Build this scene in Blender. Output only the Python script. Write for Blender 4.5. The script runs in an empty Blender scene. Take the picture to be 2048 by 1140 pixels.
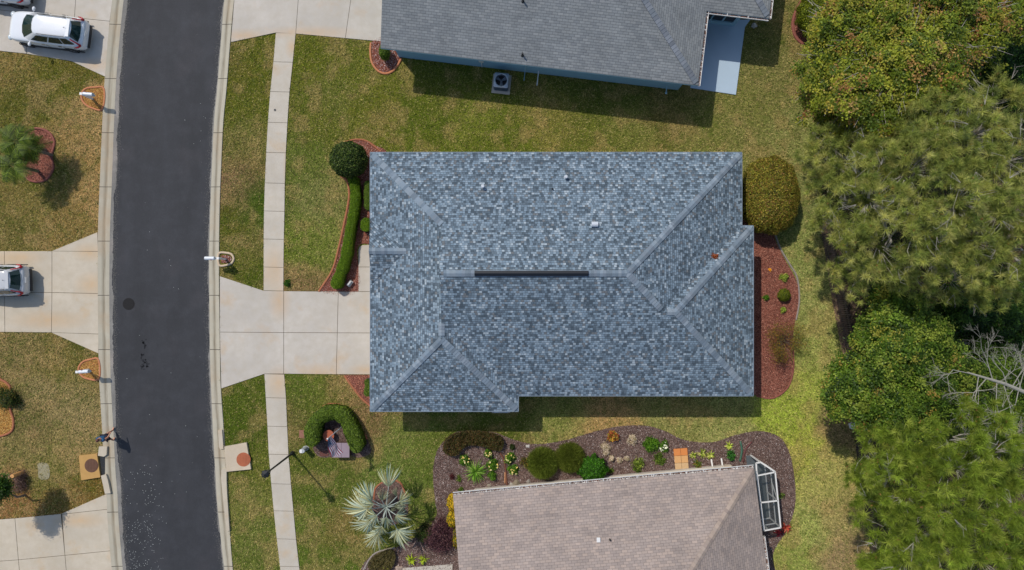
import bpy, bmesh, math, random
import numpy as np
from mathutils import Vector, Matrix
random.seed(7); rng = np.random.default_rng(11)
R = math.radians
S = 0.03          # metres per photo pixel on the ground
H = 41.0          # height of the camera over the ground
sc = bpy.context.scene
COL = sc.collection

# ------------------------------------------------------------------ camera, sky, sun
cd = bpy.data.cameras.new('camera'); cam = bpy.data.objects.new('camera', cd); COL.objects.link(cam)
cam.location = (0, 0, H); cam.rotation_euler = (0, 0, 0)
cd.sensor_width = 36; cd.lens = 36 * H / (2048 * S); cd.clip_end = 3000
sc.camera = cam
EL = R(51.5); DX, DY = 0.647, -0.762
w = bpy.data.worlds.new('World'); sc.world = w; w.use_nodes = True
nt = w.node_tree; bg = nt.nodes['Background']
sky = nt.nodes.new('ShaderNodeTexSky'); sky.sky_type = 'NISHITA'; sky.sun_disc = False
sky.sun_elevation = EL; sky.sun_rotation = math.atan2(-DX, -DY) % (2 * math.pi)
nt.links.new(sky.outputs[0], bg.inputs[0]); bg.inputs[1].default_value = 0.14
sl = bpy.data.lights.new('sun', 'SUN'); sl.energy = 3.1; sl.angle = R(0.6); sl.color = (1.0, 0.94, 0.85)
sun = bpy.data.objects.new('sun', sl); COL.objects.link(sun)
d = Vector((DX * math.cos(EL), DY * math.cos(EL), -math.sin(EL)))
sun.rotation_euler = d.to_track_quat('-Z', 'Y').to_euler(); sun.location = (-20, 20, 60)
sc.view_settings.view_transform = 'Standard'; sc.view_settings.look = 'None'
sc.view_settings.exposure = 0.0; sc.view_settings.gamma = 1.0

# ------------------------------------------------------------------ helpers
def P(px, py, z=0.0):
    k = S * (H - z) / H
    return Vector(((px - 1024) * k, (570 - py) * k, z))
def lin(c):
    return tuple((v / 255 / 12.92) if v / 255 <= 0.04045 else ((v / 255 + 0.055) / 1.055) ** 2.4 for v in c)
def A(r, g, b, f=0.9):
    return tuple(v * f for v in lin((r, g, b)))
def tag(o, label=None, cat=None, group=None, kind=None):
    if label: o['label'] = label
    if cat: o['category'] = cat
    if group: o['group'] = group
    if kind: o['kind'] = kind
    return o
def link(o, parent=None):
    COL.objects.link(o)
    if parent is not None:
        o.parent = parent
        pm = Matrix.Translation(parent.location) @ parent.rotation_euler.to_matrix().to_4x4()
        q = parent.parent
        if q is None: o.matrix_parent_inverse = pm.inverted() if parent.type == 'EMPTY' else Matrix.Identity(4)
    return o
def empty(name, loc, label=None, cat=None, group=None, kind=None):
    o = bpy.data.objects.new(name, None); o.location = loc; o.empty_display_size = .3; COL.objects.link(o)
    return tag(o, label, cat, group, kind)
def mk(name, V, F, mat, parent=None, smooth=False, uv=None, cols=None):
    me = bpy.data.meshes.new(name); me.from_pydata([tuple(v) for v in V], [], [tuple(f) for f in F])
    if isinstance(mat, (list, tuple)):
        for m in mat: me.materials.append(m)
    else: me.materials.append(mat)
    if uv is not None:
        l = me.uv_layers.new(name='UVMap')
        l.data.foreach_set('uv', np.array(uv, dtype=np.float32).ravel())
    if cols is not None:
        a = me.color_attributes.new('Col', 'FLOAT_COLOR', 'POINT')
        c = np.ones((len(V), 4), np.float32); c[:, :3] = cols; a.data.foreach_set('color', c.ravel())
    if smooth:
        me.polygons.foreach_set('use_smooth', [True] * len(me.polygons))
    me.update()
    return link(bpy.data.objects.new(name, me), parent)
def mkn(name, V, n, mat, cols, parent=None, smooth=False):
    """V (M*n,3) numpy: M faces with n own corners each"""
    V = np.ascontiguousarray(V, np.float32); M = len(V) // n
    me = bpy.data.meshes.new(name); me.vertices.add(len(V)); me.vertices.foreach_set('co', V.ravel())
    me.loops.add(len(V)); me.loops.foreach_set('vertex_index', np.arange(len(V), dtype=np.int32))
    me.polygons.add(M); me.polygons.foreach_set('loop_start', np.arange(0, len(V), n, dtype=np.int32))
    me.materials.append(mat)
    a = me.color_attributes.new('Col', 'FLOAT_COLOR', 'POINT')
    c = np.ones((len(V), 4), np.float32); c[:, :3] = np.repeat(cols, n, axis=0); a.data.foreach_set('color', c.ravel())
    me.update(calc_edges=True)
    return link(bpy.data.objects.new(name, me), parent)
class MB:
    """collects shapes into one mesh"""
    def __init__(s): s.V = []; s.F = []; s.M = []
    def add(s, V, F, m=0):
        o = len(s.V); s.V += [Vector(v) for v in V]; s.F += [tuple(i + o for i in f) for f in F]; s.M += [m] * len(F); return s
    def box(s, c, size, rz=0.0, m=0, rx=0, ry=0):
        c = Vector(c); hx, hy, hz = size[0] / 2, size[1] / 2, size[2] / 2
        from mathutils import Euler
        E = Euler((rx, ry, rz)).to_matrix()
        V = [c + E @ Vector((x, y, z)) for z in (-hz, hz) for x, y in ((-hx, -hy), (hx, -hy), (hx, hy), (-hx, hy))]
        return s.add(V, [(3, 2, 1, 0), (4, 5, 6, 7), (0, 1, 5, 4), (1, 2, 6, 5), (2, 3, 7, 6), (3, 0, 4, 7)], m)
    def bar(s, a, b, wd, th, m=0):
        a = Vector(a); b = Vector(b); t = (b - a).normalized()
        u = Vector((0, 0, 1)) if abs(t.z) < .95 else Vector((1, 0, 0))
        sd = t.cross(u).normalized() * wd / 2; up = sd.cross(t).normalized() * th / 2
        V = [p + x for p in (a, b) for x in (-sd - up, sd - up, sd + up, -sd + up)]
        return s.add(V, [(3, 2, 1, 0), (4, 5, 6, 7), (0, 1, 5, 4), (1, 2, 6, 5), (2, 3, 7, 6), (3, 0, 4, 7)], m)
    def tube(s, pts, rad, n=8, m=0, cap=True):
        pts = [Vector(p) for p in pts]
        if not hasattr(rad, '__len__'): rad = [rad] * len(pts)
        V = []; F = []
        for i, p in enumerate(pts):
            t = (pts[min(i + 1, len(pts) - 1)] - pts[max(i - 1, 0)]).normalized()
            u = Vector((0, 0, 1)) if abs(t.z) < .9 else Vector((1, 0, 0))
            a = t.cross(u).normalized(); b = a.cross(t).normalized()
            V += [p + (a * math.cos(2 * math.pi * j / n) + b * math.sin(2 * math.pi * j / n)) * rad[i] for j in range(n)]
        for i in range(len(pts) - 1):
            for j in range(n):
                F.append((i * n + j, i * n + (j + 1) % n, (i + 1) * n + (j + 1) % n, (i + 1) * n + j))
        if cap: F += [tuple(range(n - 1, -1, -1)), tuple((len(pts) - 1) * n + j for j in range(n))]
        return s.add(V, F, m)
    def cyl(s, c, r, h, n=24, m=0, r2=None):
        c = Vector(c); r2 = r if r2 is None else r2
        V = [c + Vector((math.cos(2 * math.pi * j / n) * q, math.sin(2 * math.pi * j / n) * q, z)) for z, q in ((0, r), (h, r2)) for j in range(n)]
        return s.add(V, [tuple(range(n - 1, -1, -1)), tuple(range(n, 2 * n))] + [(j, (j + 1) % n, n + (j + 1) % n, n + j) for j in range(n)], m)
    def prism(s, pts, z0, z1, m=0, mside=None):
        """pts: world xy ring"""
        n = len(pts); ar = sum(pts[i][0] * pts[(i + 1) % n][1] - pts[(i + 1) % n][0] * pts[i][1] for i in range(n))
        if ar < 0: pts = pts[::-1]
        V = [(p[0], p[1], z) for z in (z0, z1) for p in pts]
        s.add(V, [tuple(range(n, 2 * n))], m)
        o = len(s.V) - 2 * n
        s.F += [tuple(o + i for i in (j, (j + 1) % n, n + (j + 1) % n, n + j)) for j in range(n)]; s.M += [m if mside is None else mside] * n
        return s
    def sphere(s, c, r, n=10, m=0):
        c = Vector(c); rr = r if hasattr(r, '__len__') else (r, r, r); V = []; F = []
        for i in range(n + 1):
            th = math.pi * i / n
            for j in range(2 * n):
                ph = math.pi * j / n
                V.append(c + Vector((math.sin(th) * math.cos(ph) * rr[0], math.sin(th) * math.sin(ph) * rr[1], math.cos(th) * rr[2])))
        for i in range(n):
            for j in range(2 * n):
                F.append((i * 2 * n + j, (i + 1) * 2 * n + j, (i + 1) * 2 * n + (j + 1) % (2 * n), i * 2 * n + (j + 1) % (2 * n)))
        return s.add(V, F, m)
    def build(s, name, mat, parent=None, smooth=False):
        o = mk(name, s.V, s.F, mat, parent, smooth)
        if isinstance(mat, (list, tuple)): o.data.polygons.foreach_set('material_index', s.M)
        return o
def spline(pts, step=8.0):
    """Catmull-Rom through 2-D points"""
    out = []; p = [np.array(q, float) for q in pts]; p = [2 * p[0] - p[1]] + p + [2 * p[-1] - p[-2]]
    for i in range(1, len(p) - 2):
        n = max(2, int(np.linalg.norm(p[i + 1] - p[i]) / step))
        for j in range(n):
            t = j / n
            out.append(0.5 * ((2 * p[i]) + (-p[i - 1] + p[i + 1]) * t + (2 * p[i - 1] - 5 * p[i] + 4 * p[i + 1] - p[i + 2]) * t * t + (-p[i - 1] + 3 * p[i] - 3 * p[i + 1] + p[i + 2]) * t ** 3))
    out.append(p[-2]); return [tuple(q) for q in out]
def closed(pts, step=6.0):
    p = [np.array(q, float) for q in pts]; n0 = len(p); out = []
    for i in range(n0):
        a, b, c, e = p[i - 1], p[i], p[(i + 1) % n0], p[(i + 2) % n0]
        n = max(2, int(np.linalg.norm(c - b) / step))
        for j in range(n):
            t = j / n
            out.append(tuple(0.5 * ((2 * b) + (-a + c) * t + (2 * a - 5 * b + 4 * c - e) * t * t + (-a + 3 * b - 3 * c + e) * t ** 3)))
    return out
def inpoly(px, py, poly):
    r = np.zeros(px.shape, bool); n = len(poly)
    for i in range(n):
        x1, y1 = poly[i]; x2, y2 = poly[(i + 1) % n]
        if y1 == y2: continue
        c = ((y1 > py) != (y2 > py)) & (px < (x2 - x1) * (py - y1) / (y2 - y1) + x1)
        r ^= c
    return r
_lat = rng.random((64, 64))
def vnoise(x, y):
    xi = np.floor(x).astype(int); yi = np.floor(y).astype(int); fx = x - xi; fy = y - yi
    fx = fx * fx * (3 - 2 * fx); fy = fy * fy * (3 - 2 * fy)
    g = lambda a, b: _lat[a % 64, b % 64]
    return (g(xi, yi) * (1 - fx) + g(xi + 1, yi) * fx) * (1 - fy) + (g(xi, yi + 1) * (1 - fx) + g(xi + 1, yi + 1) * fx) * fy
def fbm(x, y, o=4):
    s = 0; a = .5; t = 0
    for i in range(o):
        s = s + a * vnoise(x * 2 ** i + 17.3 * i, y * 2 ** i + 5.1 * i); t += a; a *= .55
    return s / t
def nrm(v): return v / np.maximum(np.linalg.norm(v, axis=1, keepdims=True), 1e-9)
def rdir(n): return nrm(rng.normal(size=(n, 3)))

# ------------------------------------------------------------------ materials
class NT:
    def __init__(s, name):
        s.m = bpy.data.materials.new(name); s.m.use_nodes = True; s.t = s.m.node_tree; s.b = s.t.nodes['Principled BSDF']
        s.b.inputs['Roughness'].default_value = .8
    def n(s, ty, **kw):
        x = s.t.nodes.new('ShaderNode' + ty)
        for k, v in kw.items(): setattr(x, k, v)
        return x
    def set(s, sock, v):
        if isinstance(v, bpy.types.NodeSocket): s.t.links.new(v, sock)
        elif hasattr(v, '__len__') and len(v) == 3 and sock.type == 'RGBA': sock.default_value = (*v, 1)
        else: sock.default_value = v
    def math(s, op, a, b=0.0, c=None):
        x = s.n('Math', operation=op); s.set(x.inputs[0], a); s.set(x.inputs[1], b)
        if c is not None: s.set(x.inputs[2], c)
        return x.outputs[0]
    def mix(s, f, a, b, mode='MIX'):
        x = s.n('Mix', data_type='RGBA', blend_type=mode); s.set(x.inputs[0], f); s.set(x.inputs[6], a); s.set(x.inputs[7], b); return x.outputs[2]
    def coord(s, kind='Object'):
        if not hasattr(s, '_c'): s._c = s.n('TexCoord')
        return s._c.outputs[kind]
    def vec(s, v, scale=(1, 1, 1), loc=(0, 0, 0)):
        x = s.n('Mapping'); s.set(x.inputs[0], v); x.inputs['Scale'].default_value = scale; x.inputs['Location'].default_value = loc; return x.outputs[0]
    def noise(s, v, scale, det=3, rough=.55, out=0):
        x = s.n('TexNoise'); s.set(x.inputs['Vector'], v); x.inputs['Scale'].default_value = scale; x.inputs['Detail'].default_value = det; x.inputs['Roughness'].default_value = rough; return x.outputs[out]
    def ramp(s, f, stops, interp='LINEAR'):
        x = s.n('ValToRGB'); s.set(x.inputs[0], f); r = x.color_ramp; r.interpolation = interp
        while len(r.elements) < len(stops): r.elements.new(.5)
        for e, (p, c) in zip(r.elements, stops): e.position = p; e.color = (*(c if hasattr(c, '__len__') else (c, c, c)), 1)
        return x.outputs[0]
    def comb(s, x_, y_, z_=0.0):
        x = s.n('CombineXYZ'); s.set(x.inputs[0], x_); s.set(x.inputs[1], y_); s.set(x.inputs[2], z_); return x.outputs[0]
    def wn(s, v):
        x = s.n('TexWhiteNoise'); s.set(x.inputs['Vector'], v); return x.outputs[0]
    def bump(s, h, dist=.01, st=1.0):
        x = s.n('Bump'); x.inputs['Distance'].default_value = dist; x.inputs['Strength'].default_value = st; s.set(x.inputs['Height'], h); s.t.links.new(x.outputs[0], s.b.inputs['Normal']); return x
    def col(s, c): s.set(s.b.inputs['Base Color'], c)
def simple(name, c, rough=.6, metal=0.0, var=.12, scale=6, coat=0):
    n = NT(name); f = n.noise(n.coord(), scale, 4)
    n.col(n.mix(f, tuple(v * (1 - var) for v in c), tuple(min(1, v * (1 + var)) for v in c)))
    n.b.inputs['Roughness'].default_value = rough; n.b.inputs['Metallic'].default_value = metal
    if coat: n.b.inputs['Coat Weight'].default_value = coat
    return n.m
def attr_mat(name, rough=.7, trans=0.0, fine=0.0, fscale=60):
    n = NT(name); a = n.n('Attribute', attribute_name='Col').outputs[0]
    if fine:
        f = n.noise(n.coord(), fscale, 3, .7)
        a = n.mix(1.0, a, n.ramp(f, [(.25, 1 - fine), (.75, 1 + fine * .0 + 0.0)]), 'MULTIPLY')
    n.col(a); n.b.inputs['Roughness'].default_value = rough; n.b.inputs['Specular IOR Level'].default_value = .25
    if trans:
        t = n.n('BsdfTranslucent'); n.set(t.inputs[0], a); mx = n.n('MixShader'); mx.inputs[0].default_value = trans
        n.t.links.new(n.b.outputs[0], mx.inputs[1]); n.t.links.new(t.outputs[0], mx.inputs[2])
        n.t.links.new(mx.outputs[0], n.t.nodes['Material Output'].inputs[0])
    return n.m
M_LEAF = attr_mat('leaf', .5, .42)
M_NEEDLE = attr_mat('needle', .6, .46)
M_BLADE = attr_mat('grass_blade', .75, .2)
M_CHIP = attr_mat('wood_chip', .9)
M_PAINTED = attr_mat('tinted', .6)
M_BARK = simple('bark', A(118, 104, 92), .9, 0, .35, 14)
M_PALEBARK = simple('pale_bark', A(165, 158, 148), .9, 0, .3, 14)
M_CORE = simple('painted_shade_core', (.018, .022, .008), 1.0)  # near-black colour stands in for the shade inside shrubs and hedges

def concrete(name, base, stains=True, warm=1.0):
    n = NT(name); o = n.coord()
    big = n.noise(o, .35, 4, .6); mid = n.noise(o, 2.2, 5, .6); fine = n.noise(o, 40, 3, .7)
    c = n.mix(n.ramp(big, [(.35, 0), (.7, 1)]), tuple(v * .9 for v in base), tuple(v * 1.1 for v in base))
    c = n.mix(n.ramp(mid, [(.3, .55), (.62, 0)]), c, tuple(v * k for v, k in zip(base, (.86, .83, .76))))
    c = n.mix(.35, c, n.ramp(fine, [(.3, .75), (.7, 1.15)]), 'MULTIPLY')
    if stains:
        st = n.noise(n.vec(o, loc=(13, 4, 0)), .55, 4, .6)
        c = n.mix(n.ramp(st, [(.56, 0), (.74, .45 * warm)]), c, A(196, 160, 112))
        tot = None
        for (cx, cy, rx, ry) in STAINS:
            m = n.n('Mapping', vector_type='TEXTURE'); n.set(m.inputs[0], o); p = P(cx, cy)
            m.inputs['Location'].default_value = (p.x, p.y, 0); m.inputs['Scale'].default_value = (rx * S, ry * S, 50)
            g = n.n('TexGradient', gradient_type='SPHERICAL'); n.t.links.new(m.outputs[0], g.inputs[0])
            tot = g.outputs[1] if tot is None else n.math('MAXIMUM', tot, g.outputs[1])
        tot = n.math('MULTIPLY', tot, n.ramp(mid, [(.3, .5), (.7, 1.2)]))
        c = n.mix(n.ramp(tot, [(0, 0), (.9, .5)]), c, A(204, 162, 108))
    sp = n.n('TexVoronoi'); n.set(sp.inputs['Vector'], o); sp.inputs['Scale'].default_value = 3.1
    c = n.mix(n.ramp(sp.outputs[0], [(.02, .5), (.06, 0)]), c, tuple(v * .45 for v in base))
    n.col(c); n.b.inputs['Roughness'].default_value = .85; n.bump(fine, .003)
    return n.m
STAINS = [(490, 72, 55, 16), (585, 95, 16, 26), (620, 66, 110, 16), (560, 600, 26, 50), (640, 745, 60, 22), (180, 505, 40, 22), (185, 570, 40, 30), (30, 515, 70, 18),
          (160, 1040, 60, 18), (190, 130, 30, 18), (478, 945, 22, 22), (576, 340, 10, 60), (558, 765, 30, 40), (548, 540, 30, 60), (100, 640, 90, 22), (590, 160, 10, 50), (462, 905, 14, 12), (730, 740, 40, 14)]
M_CONC = concrete('driveway_concrete', A(198, 190, 178))
M_CONCW = concrete('warm_concrete', A(200, 188, 168))
M_WALK = concrete('sidewalk_concrete', A(200, 191, 176))
M_JOINT = simple('joint_filler', A(92, 80, 62), .95)

def gutter_mat():
    n = NT('gutter_concrete'); uv = n.n('UVMap').outputs[0]; sep = n.n('SeparateXYZ'); n.set(sep.inputs[0], uv); u, v = sep.outputs[0], sep.outputs[1]
    o = n.coord(); base = A(186, 178, 158)
    f = n.noise(o, 1.3, 5, .6); fine = n.noise(o, 38, 3, .7)
    c = n.mix(f, tuple(k * .84 for k in base), tuple(k * 1.12 for k in base))
    c = n.mix(.3, c, n.ramp(fine, [(.3, .75), (.7, 1.15)]), 'MULTIPLY')
    long = n.noise(n.comb(n.math('MULTIPLY', u, 5.0), n.math('MULTIPLY', v, .5)), 1.0, 4, .6)
    dd = n.math('ABSOLUTE', n.math('SUBTRACT', n.math('ADD', u, n.math('MULTIPLY', n.math('SUBTRACT', long, .5), .3)), .5))
    c = n.mix(n.math('MULTIPLY', n.ramp(dd, [(.03, .8), (.22, 0)]), n.ramp(long, [(.3, .3), (.6, 1)])), c, A(118, 106, 84))
    st = n.noise(n.vec(o, loc=(3, 7, 0)), .4, 4, .6)
    c = n.mix(n.ramp(st, [(.5, 0), (.7, .5)]), c, A(176, 150, 118))
    fr = n.math('FRACT', n.math('DIVIDE', v, 3.25)); j = n.math('LESS_THAN', fr, .011)
    c = n.mix(j, c, A(70, 62, 52))
    n.col(c); n.b.inputs['Roughness'].default_value = .85; return n.m
M_GUT = gutter_mat()

def asphalt(name, base, worn=False):
    n = NT(name); o = n.coord()
    st = n.noise(n.vec(o, scale=(1, .22, 1)), .7, 5, .6); mid = n.noise(o, 1.1, 5, .65); fine = n.noise(o, 30, 4, .8); bl = n.noise(n.vec(o, loc=(5, 2, 0)), .45, 3, .5)
    c = n.mix(n.ramp(st, [(.3, 0), (.7, 1)]), tuple(v * .78 for v in base), tuple(v * 1.18 for v in base))
    c = n.mix(n.ramp(mid, [(.45, 0), (.78, .35)]), c, tuple(v * 2.2 for v in base))
    c = n.mix(n.ramp(bl, [(.55, 0), (.72, .3)]), c, tuple(v * k for v, k in zip(base, (2.2, 1.9, 1.8))))
    c = n.mix(.8 if worn else .55, c, n.ramp(fine, [(.3, .55), (.72, 1.5)]), 'MULTIPLY')
    v = n.n('TexVoronoi'); n.set(v.inputs['Vector'], o); v.inputs['Scale'].default_value = 1.3
    c = n.mix(n.ramp(v.outputs[0], [(.0, .5), (.035, 0)]), c, A(150, 150, 145))
    n.col(c); n.b.inputs['Roughness'].default_value = .8; n.bump(fine, .006); return n.m
M_ASPH = asphalt('asphalt', A(47, 48, 52)); M_OLDASPH = asphalt('worn_asphalt', A(124, 121, 115), True)

def shingle(name, cols, tabw, course, warp, gap, edge, big=.12, cell=2.0):
    n = NT(name); uv = n.n('UVMap').outputs[0]; sep = n.n('SeparateXYZ'); n.set(sep.inputs[0], uv); u, v = sep.outputs[0], sep.outputs[1]
    o = n.coord()
    vr = n.math('DIVIDE', v, course); row = n.math('FLOOR', vr); fv = n.math('FRACT', vr)
    if warp:
        off = n.math('MULTIPLY', n.wn(n.comb(row, 3.7)), 31.0)
        wob = n.noise(n.comb(n.math('MULTIPLY', u, 2.1), n.math('MULTIPLY', row, 7.31)), 1.0, 1, .5)
        uu = n.math('ADD', n.math('ADD', n.math('DIVIDE', u, tabw), off), n.math('MULTIPLY', wob, warp))
    else:
        uu = n.math('ADD', n.math('DIVIDE', u, tabw), n.math('MULTIPLY', n.math('MODULO', row, 2.0), .5))
    cl = n.math('FLOOR', uu); fu = n.math('FRACT', uu)
    r = n.wn(n.comb(cl, row, 1.3))
    c = n.ramp(r, cols, 'CONSTANT' if warp else 'LINEAR')
    r2 = n.wn(n.comb(cl, row, 9.1)); c = n.mix(.5 if warp else .22, c, n.ramp(r2, [(0, .78), (1, 1.18)]), 'MULTIPLY')
    bn = n.noise(o, .8, 4, .6); c = n.mix(1.0, c, n.ramp(bn, [(.3, 1 - big), (.7, 1 + big)]), 'MULTIPLY')
    fine = n.noise(o, 45, 2, .7); c = n.mix(.35, c, n.ramp(fine, [(.25, .7), (.75, 1.25)]), 'MULTIPLY')
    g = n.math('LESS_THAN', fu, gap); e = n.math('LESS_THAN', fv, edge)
    ln = n.math('MAXIMUM', g, n.math('MULTIPLY', e, n.ramp(r2, [(0, .35), (.7, 1)]) if warp else .8))  # tab gaps and butt edges; the edge line also paints the butt's shade
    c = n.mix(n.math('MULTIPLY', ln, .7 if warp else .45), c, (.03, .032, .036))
    n.col(c); n.b.inputs['Roughness'].default_value = .9
    n.b.inputs['Specular IOR Level'].default_value = .3
    hgt = n.math('SUBTRACT', n.math('ADD', n.math('MULTIPLY', r, .6), n.math('SUBTRACT', 1.0, fv)), n.math('MULTIPLY', g, 1.0))
    n.bump(hgt, .007 if warp else .005, .8); return n.m
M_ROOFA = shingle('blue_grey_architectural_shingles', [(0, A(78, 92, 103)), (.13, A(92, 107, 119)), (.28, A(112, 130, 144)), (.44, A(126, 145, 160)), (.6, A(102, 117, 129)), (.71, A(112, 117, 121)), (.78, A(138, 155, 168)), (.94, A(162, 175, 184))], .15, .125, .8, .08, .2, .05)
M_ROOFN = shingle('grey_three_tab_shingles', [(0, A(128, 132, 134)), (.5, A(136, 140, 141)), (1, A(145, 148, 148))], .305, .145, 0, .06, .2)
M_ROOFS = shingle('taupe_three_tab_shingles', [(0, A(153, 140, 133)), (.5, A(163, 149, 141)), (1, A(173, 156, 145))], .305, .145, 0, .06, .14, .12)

# ------------------------------------------------------------------ outlines in photo pixels (ground)
WG_IN = [(257, -60), (247.5, 0), (240, 70), (233, 153), (228.5, 240), (224, 360), (220, 465), (219, 540), (219, 620), (221, 740), (224, 810), (227.5, 870), (231, 940), (235, 990), (238, 1050), (246, 1140), (256, 1215)]
WG_OUT = [(236, -60), (226, 0), (218, 70), (211, 153), (206, 240), (201, 360), (197, 465), (197, 540), (197, 620), (199, 740), (202.5, 810), (206, 870), (209, 940), (214, 990), (217, 1050), (225, 1140), (235, 1215)]
EG_IN = [(460, -60), (449, 0), (443, 71), (434.5, 178), (428.5, 240), (424.5, 320), (421, 410), (418.5, 510), (419, 600), (420, 700), (422, 770), (426, 860), (430, 930), (434, 1000), (440, 1060), (449, 1140), (460, 1215)]
EG_OUT = [(480, -60), (469, 0), (462, 71), (453.5, 178), (447.5, 240), (443.5, 320), (440, 410), (438.6, 510), (439, 600), (440.5, 700), (442, 770), (448, 860), (452, 930), (456, 1000), (460, 1060), (466.5, 1140), (477, 1215)]
def resamp(pts, ys):
    s = np.array(spline(pts, 4)); return np.interp(ys, s[:, 1], s[:, 0])
YS = np.arange(-60, 1216, 7.0)
wi, wo, ei, eo = (resamp(q, YS) for q in (WG_IN, WG_OUT, EG_IN, EG_OUT))
ROADPOLY = list(zip(wo, YS)) + list(zip(eo, YS))[::-1]
SW_N = [(552, 66), (547, 125), (541, 180), (536, 245), (531, 340), (528, 430), (527.5, 500), (527.5, 581)]
SW_NR = [(592, 68), (586, 125), (580, 180), (575.5, 245), (571, 340), (569.5, 430), (568, 500), (567.5, 582)]
SW_S = [(529, 747), (532, 800), (535, 850), (537.5, 905), (542, 960), (547, 1015), (553, 1070), (561, 1140), (570, 1210)]
SW_SR = [(569, 747), (573, 800), (575, 850), (577.5, 905), (582, 960), (587, 1015), (592, 1070), (600, 1140), (609, 1210)]
DRV_MAIN = [(440, 552), (527, 581), (790, 583), (790, 749), (530, 747.5), (443, 777)]
DRV_TOP = [(480, -60), (469, 0), (462, 85), (552, 66), (592, 68), (790, 86), (790, -60)]
DRV_TL = [(-60, 96), (54, 108), (144, 123), (211, 154), (226, 0), (236, -60), (-60, -60)]
DRV_ML = [(-60, 502), (105, 502), (196, 464), (198, 707), (104, 665), (-60, 664)]
DRV_BL = [(-60, 1042), (0, 1038), (123, 1027), (214, 987), (225, 1140), (235, 1215), (-60, 1215)]
ENTRY = [(717, 500), (719, 494), (725, 490), (745, 489), (790, 489), (790, 584), (717, 583)]
PATIO = [(1380, 176), (1400, 100), (1404, 40), (1500, 40), (1489, 55), (1471, 190)]
BED_FRONT = closed([(700, 350), (692, 330), (682, 300), (694, 284), (728, 279), (752, 292), (775, 310), (775, 400), (775, 489), (717, 492), (717, 583), (640, 583), (664, 545), (680, 495), (692, 440), (699, 400), (697, 372)], 7)
BED_FRONT = [p for p in BED_FRONT]
BED_TRI = [(689, 750), (775, 750), (775, 812), (741, 812), (722, 795)]
BED_HORSE = closed([(630, 905), (620, 870), (622, 835), (650, 812), (685, 812), (708, 838), (735, 880), (742, 905), (715, 915), (690, 905), (650, 915)], 7)
BED_PALM = closed([(742, 1000), (752, 972), (778, 958), (800, 968), (815, 1000), (812, 1035), (780, 1050), (752, 1035)], 7)
BED_S = closed([(870, 1000), (866, 945), (873, 905), (890, 880), (920, 862), (985, 864), (1030, 880), (1075, 888), (1130, 880), (1185, 864), (1235, 853), (1290, 851), (1330, 862), (1370, 880), (1425, 884), (1470, 870), (1520, 862), (1560, 875), (1580, 910), (1590, 970), (1588, 1020), (1570, 1065), (1545, 1110), (1540, 1200), (1300, 1200), (900, 1180), (728, 1200), (722, 1140), (748, 1108), (790, 1096), (850, 1060), (873, 1030)], 7)
BED_E = closed([(1475, 460), (1475, 600), (1476, 740), (1485, 780), (1512, 790), (1545, 795), (1572, 775), (1584, 740), (1583, 700), (1590, 640), (1598, 600), (1592, 560), (1570, 520), (1550, 480), (1540, 440), (1500, 420), (1478, 430)], 7)
BED_N1 = closed([(741, 88), (740, 110), (748, 135), (768, 149), (785, 144), (798, 128), (806, 112), (800, 80), (760, 75)], 6)
BED_N2 = closed([(1612, -10), (1596, 14), (1584, 45), (1588, 75), (1608, 90), (1630, 82), (1660, 60), (1670, 10), (1650, -20)], 6)
BED_W1 = closed([(55, 262), (78, 257), (100, 266), (110, 285), (104, 312), (107, 338), (92, 360), (68, 363), (52, 352), (50, 320), (44, 285)], 5)
BED_W2 = closed([(-20, 758), (5, 760), (22, 775), (24, 800), (22, 820), (28, 840), (24, 862), (0, 872), (-20, 868)], 5)
BED_MB1 = closed([(209, 178), (190, 175), (172, 178), (164, 190), (168, 205), (184, 216), (206, 218)], 4)
BED_MB2 = [(438.5, 507), (455, 506), (464, 509), (468, 517), (464, 526), (454, 530), (439, 530)]
BED_MB3 = [(198, 719), (180, 719), (166, 724), (158, 737), (163, 750), (176, 757), (199, 757)]
INLET_W = [(161, 910), (197, 906), (204, 953), (166, 959)]
INLET_E = [(451, 892), (495, 884), (504, 937), (455, 942)]
H_MAIN = [(775, 325), (1440, 325), (1440, 460), (1460, 470), (1460, 765), (1030, 765), (1030, 795), (775, 795)]
H_N = [(800, 60), (800, 115), (1375, 180), (1410, 60), (1490, 40), (1490, -60), (800, -60)]
H_S = [(930, 985), (1495, 935), (1520, 1215), (930, 1215)]
WOODS = [(1640, -60), (1632, 60), (1640, 150), (1622, 250), (1640, 380), (1652, 480), (1664, 560), (1676, 620), (1688, 680), (1700, 740), (1706, 830), (1712, 900), (1722, 980), (1732, 1060), (1748, 1140), (1760, 1215), (2400, 1215), (2400, -60)]
NOGRASS = [ROADPOLY, SW_N + SW_NR[::-1], SW_S + SW_SR[::-1], DRV_MAIN, DRV_TOP, DRV_TL, DRV_ML, DRV_BL, ENTRY, PATIO, BED_FRONT, BED_TRI, BED_HORSE, BED_PALM, BED_S, BED_E, BED_N1, BED_N2,
           BED_W1, BED_W2, BED_MB1, BED_MB2, BED_MB3, INLET_W, INLET_E, H_MAIN, H_N, H_S, WOODS]

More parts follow.
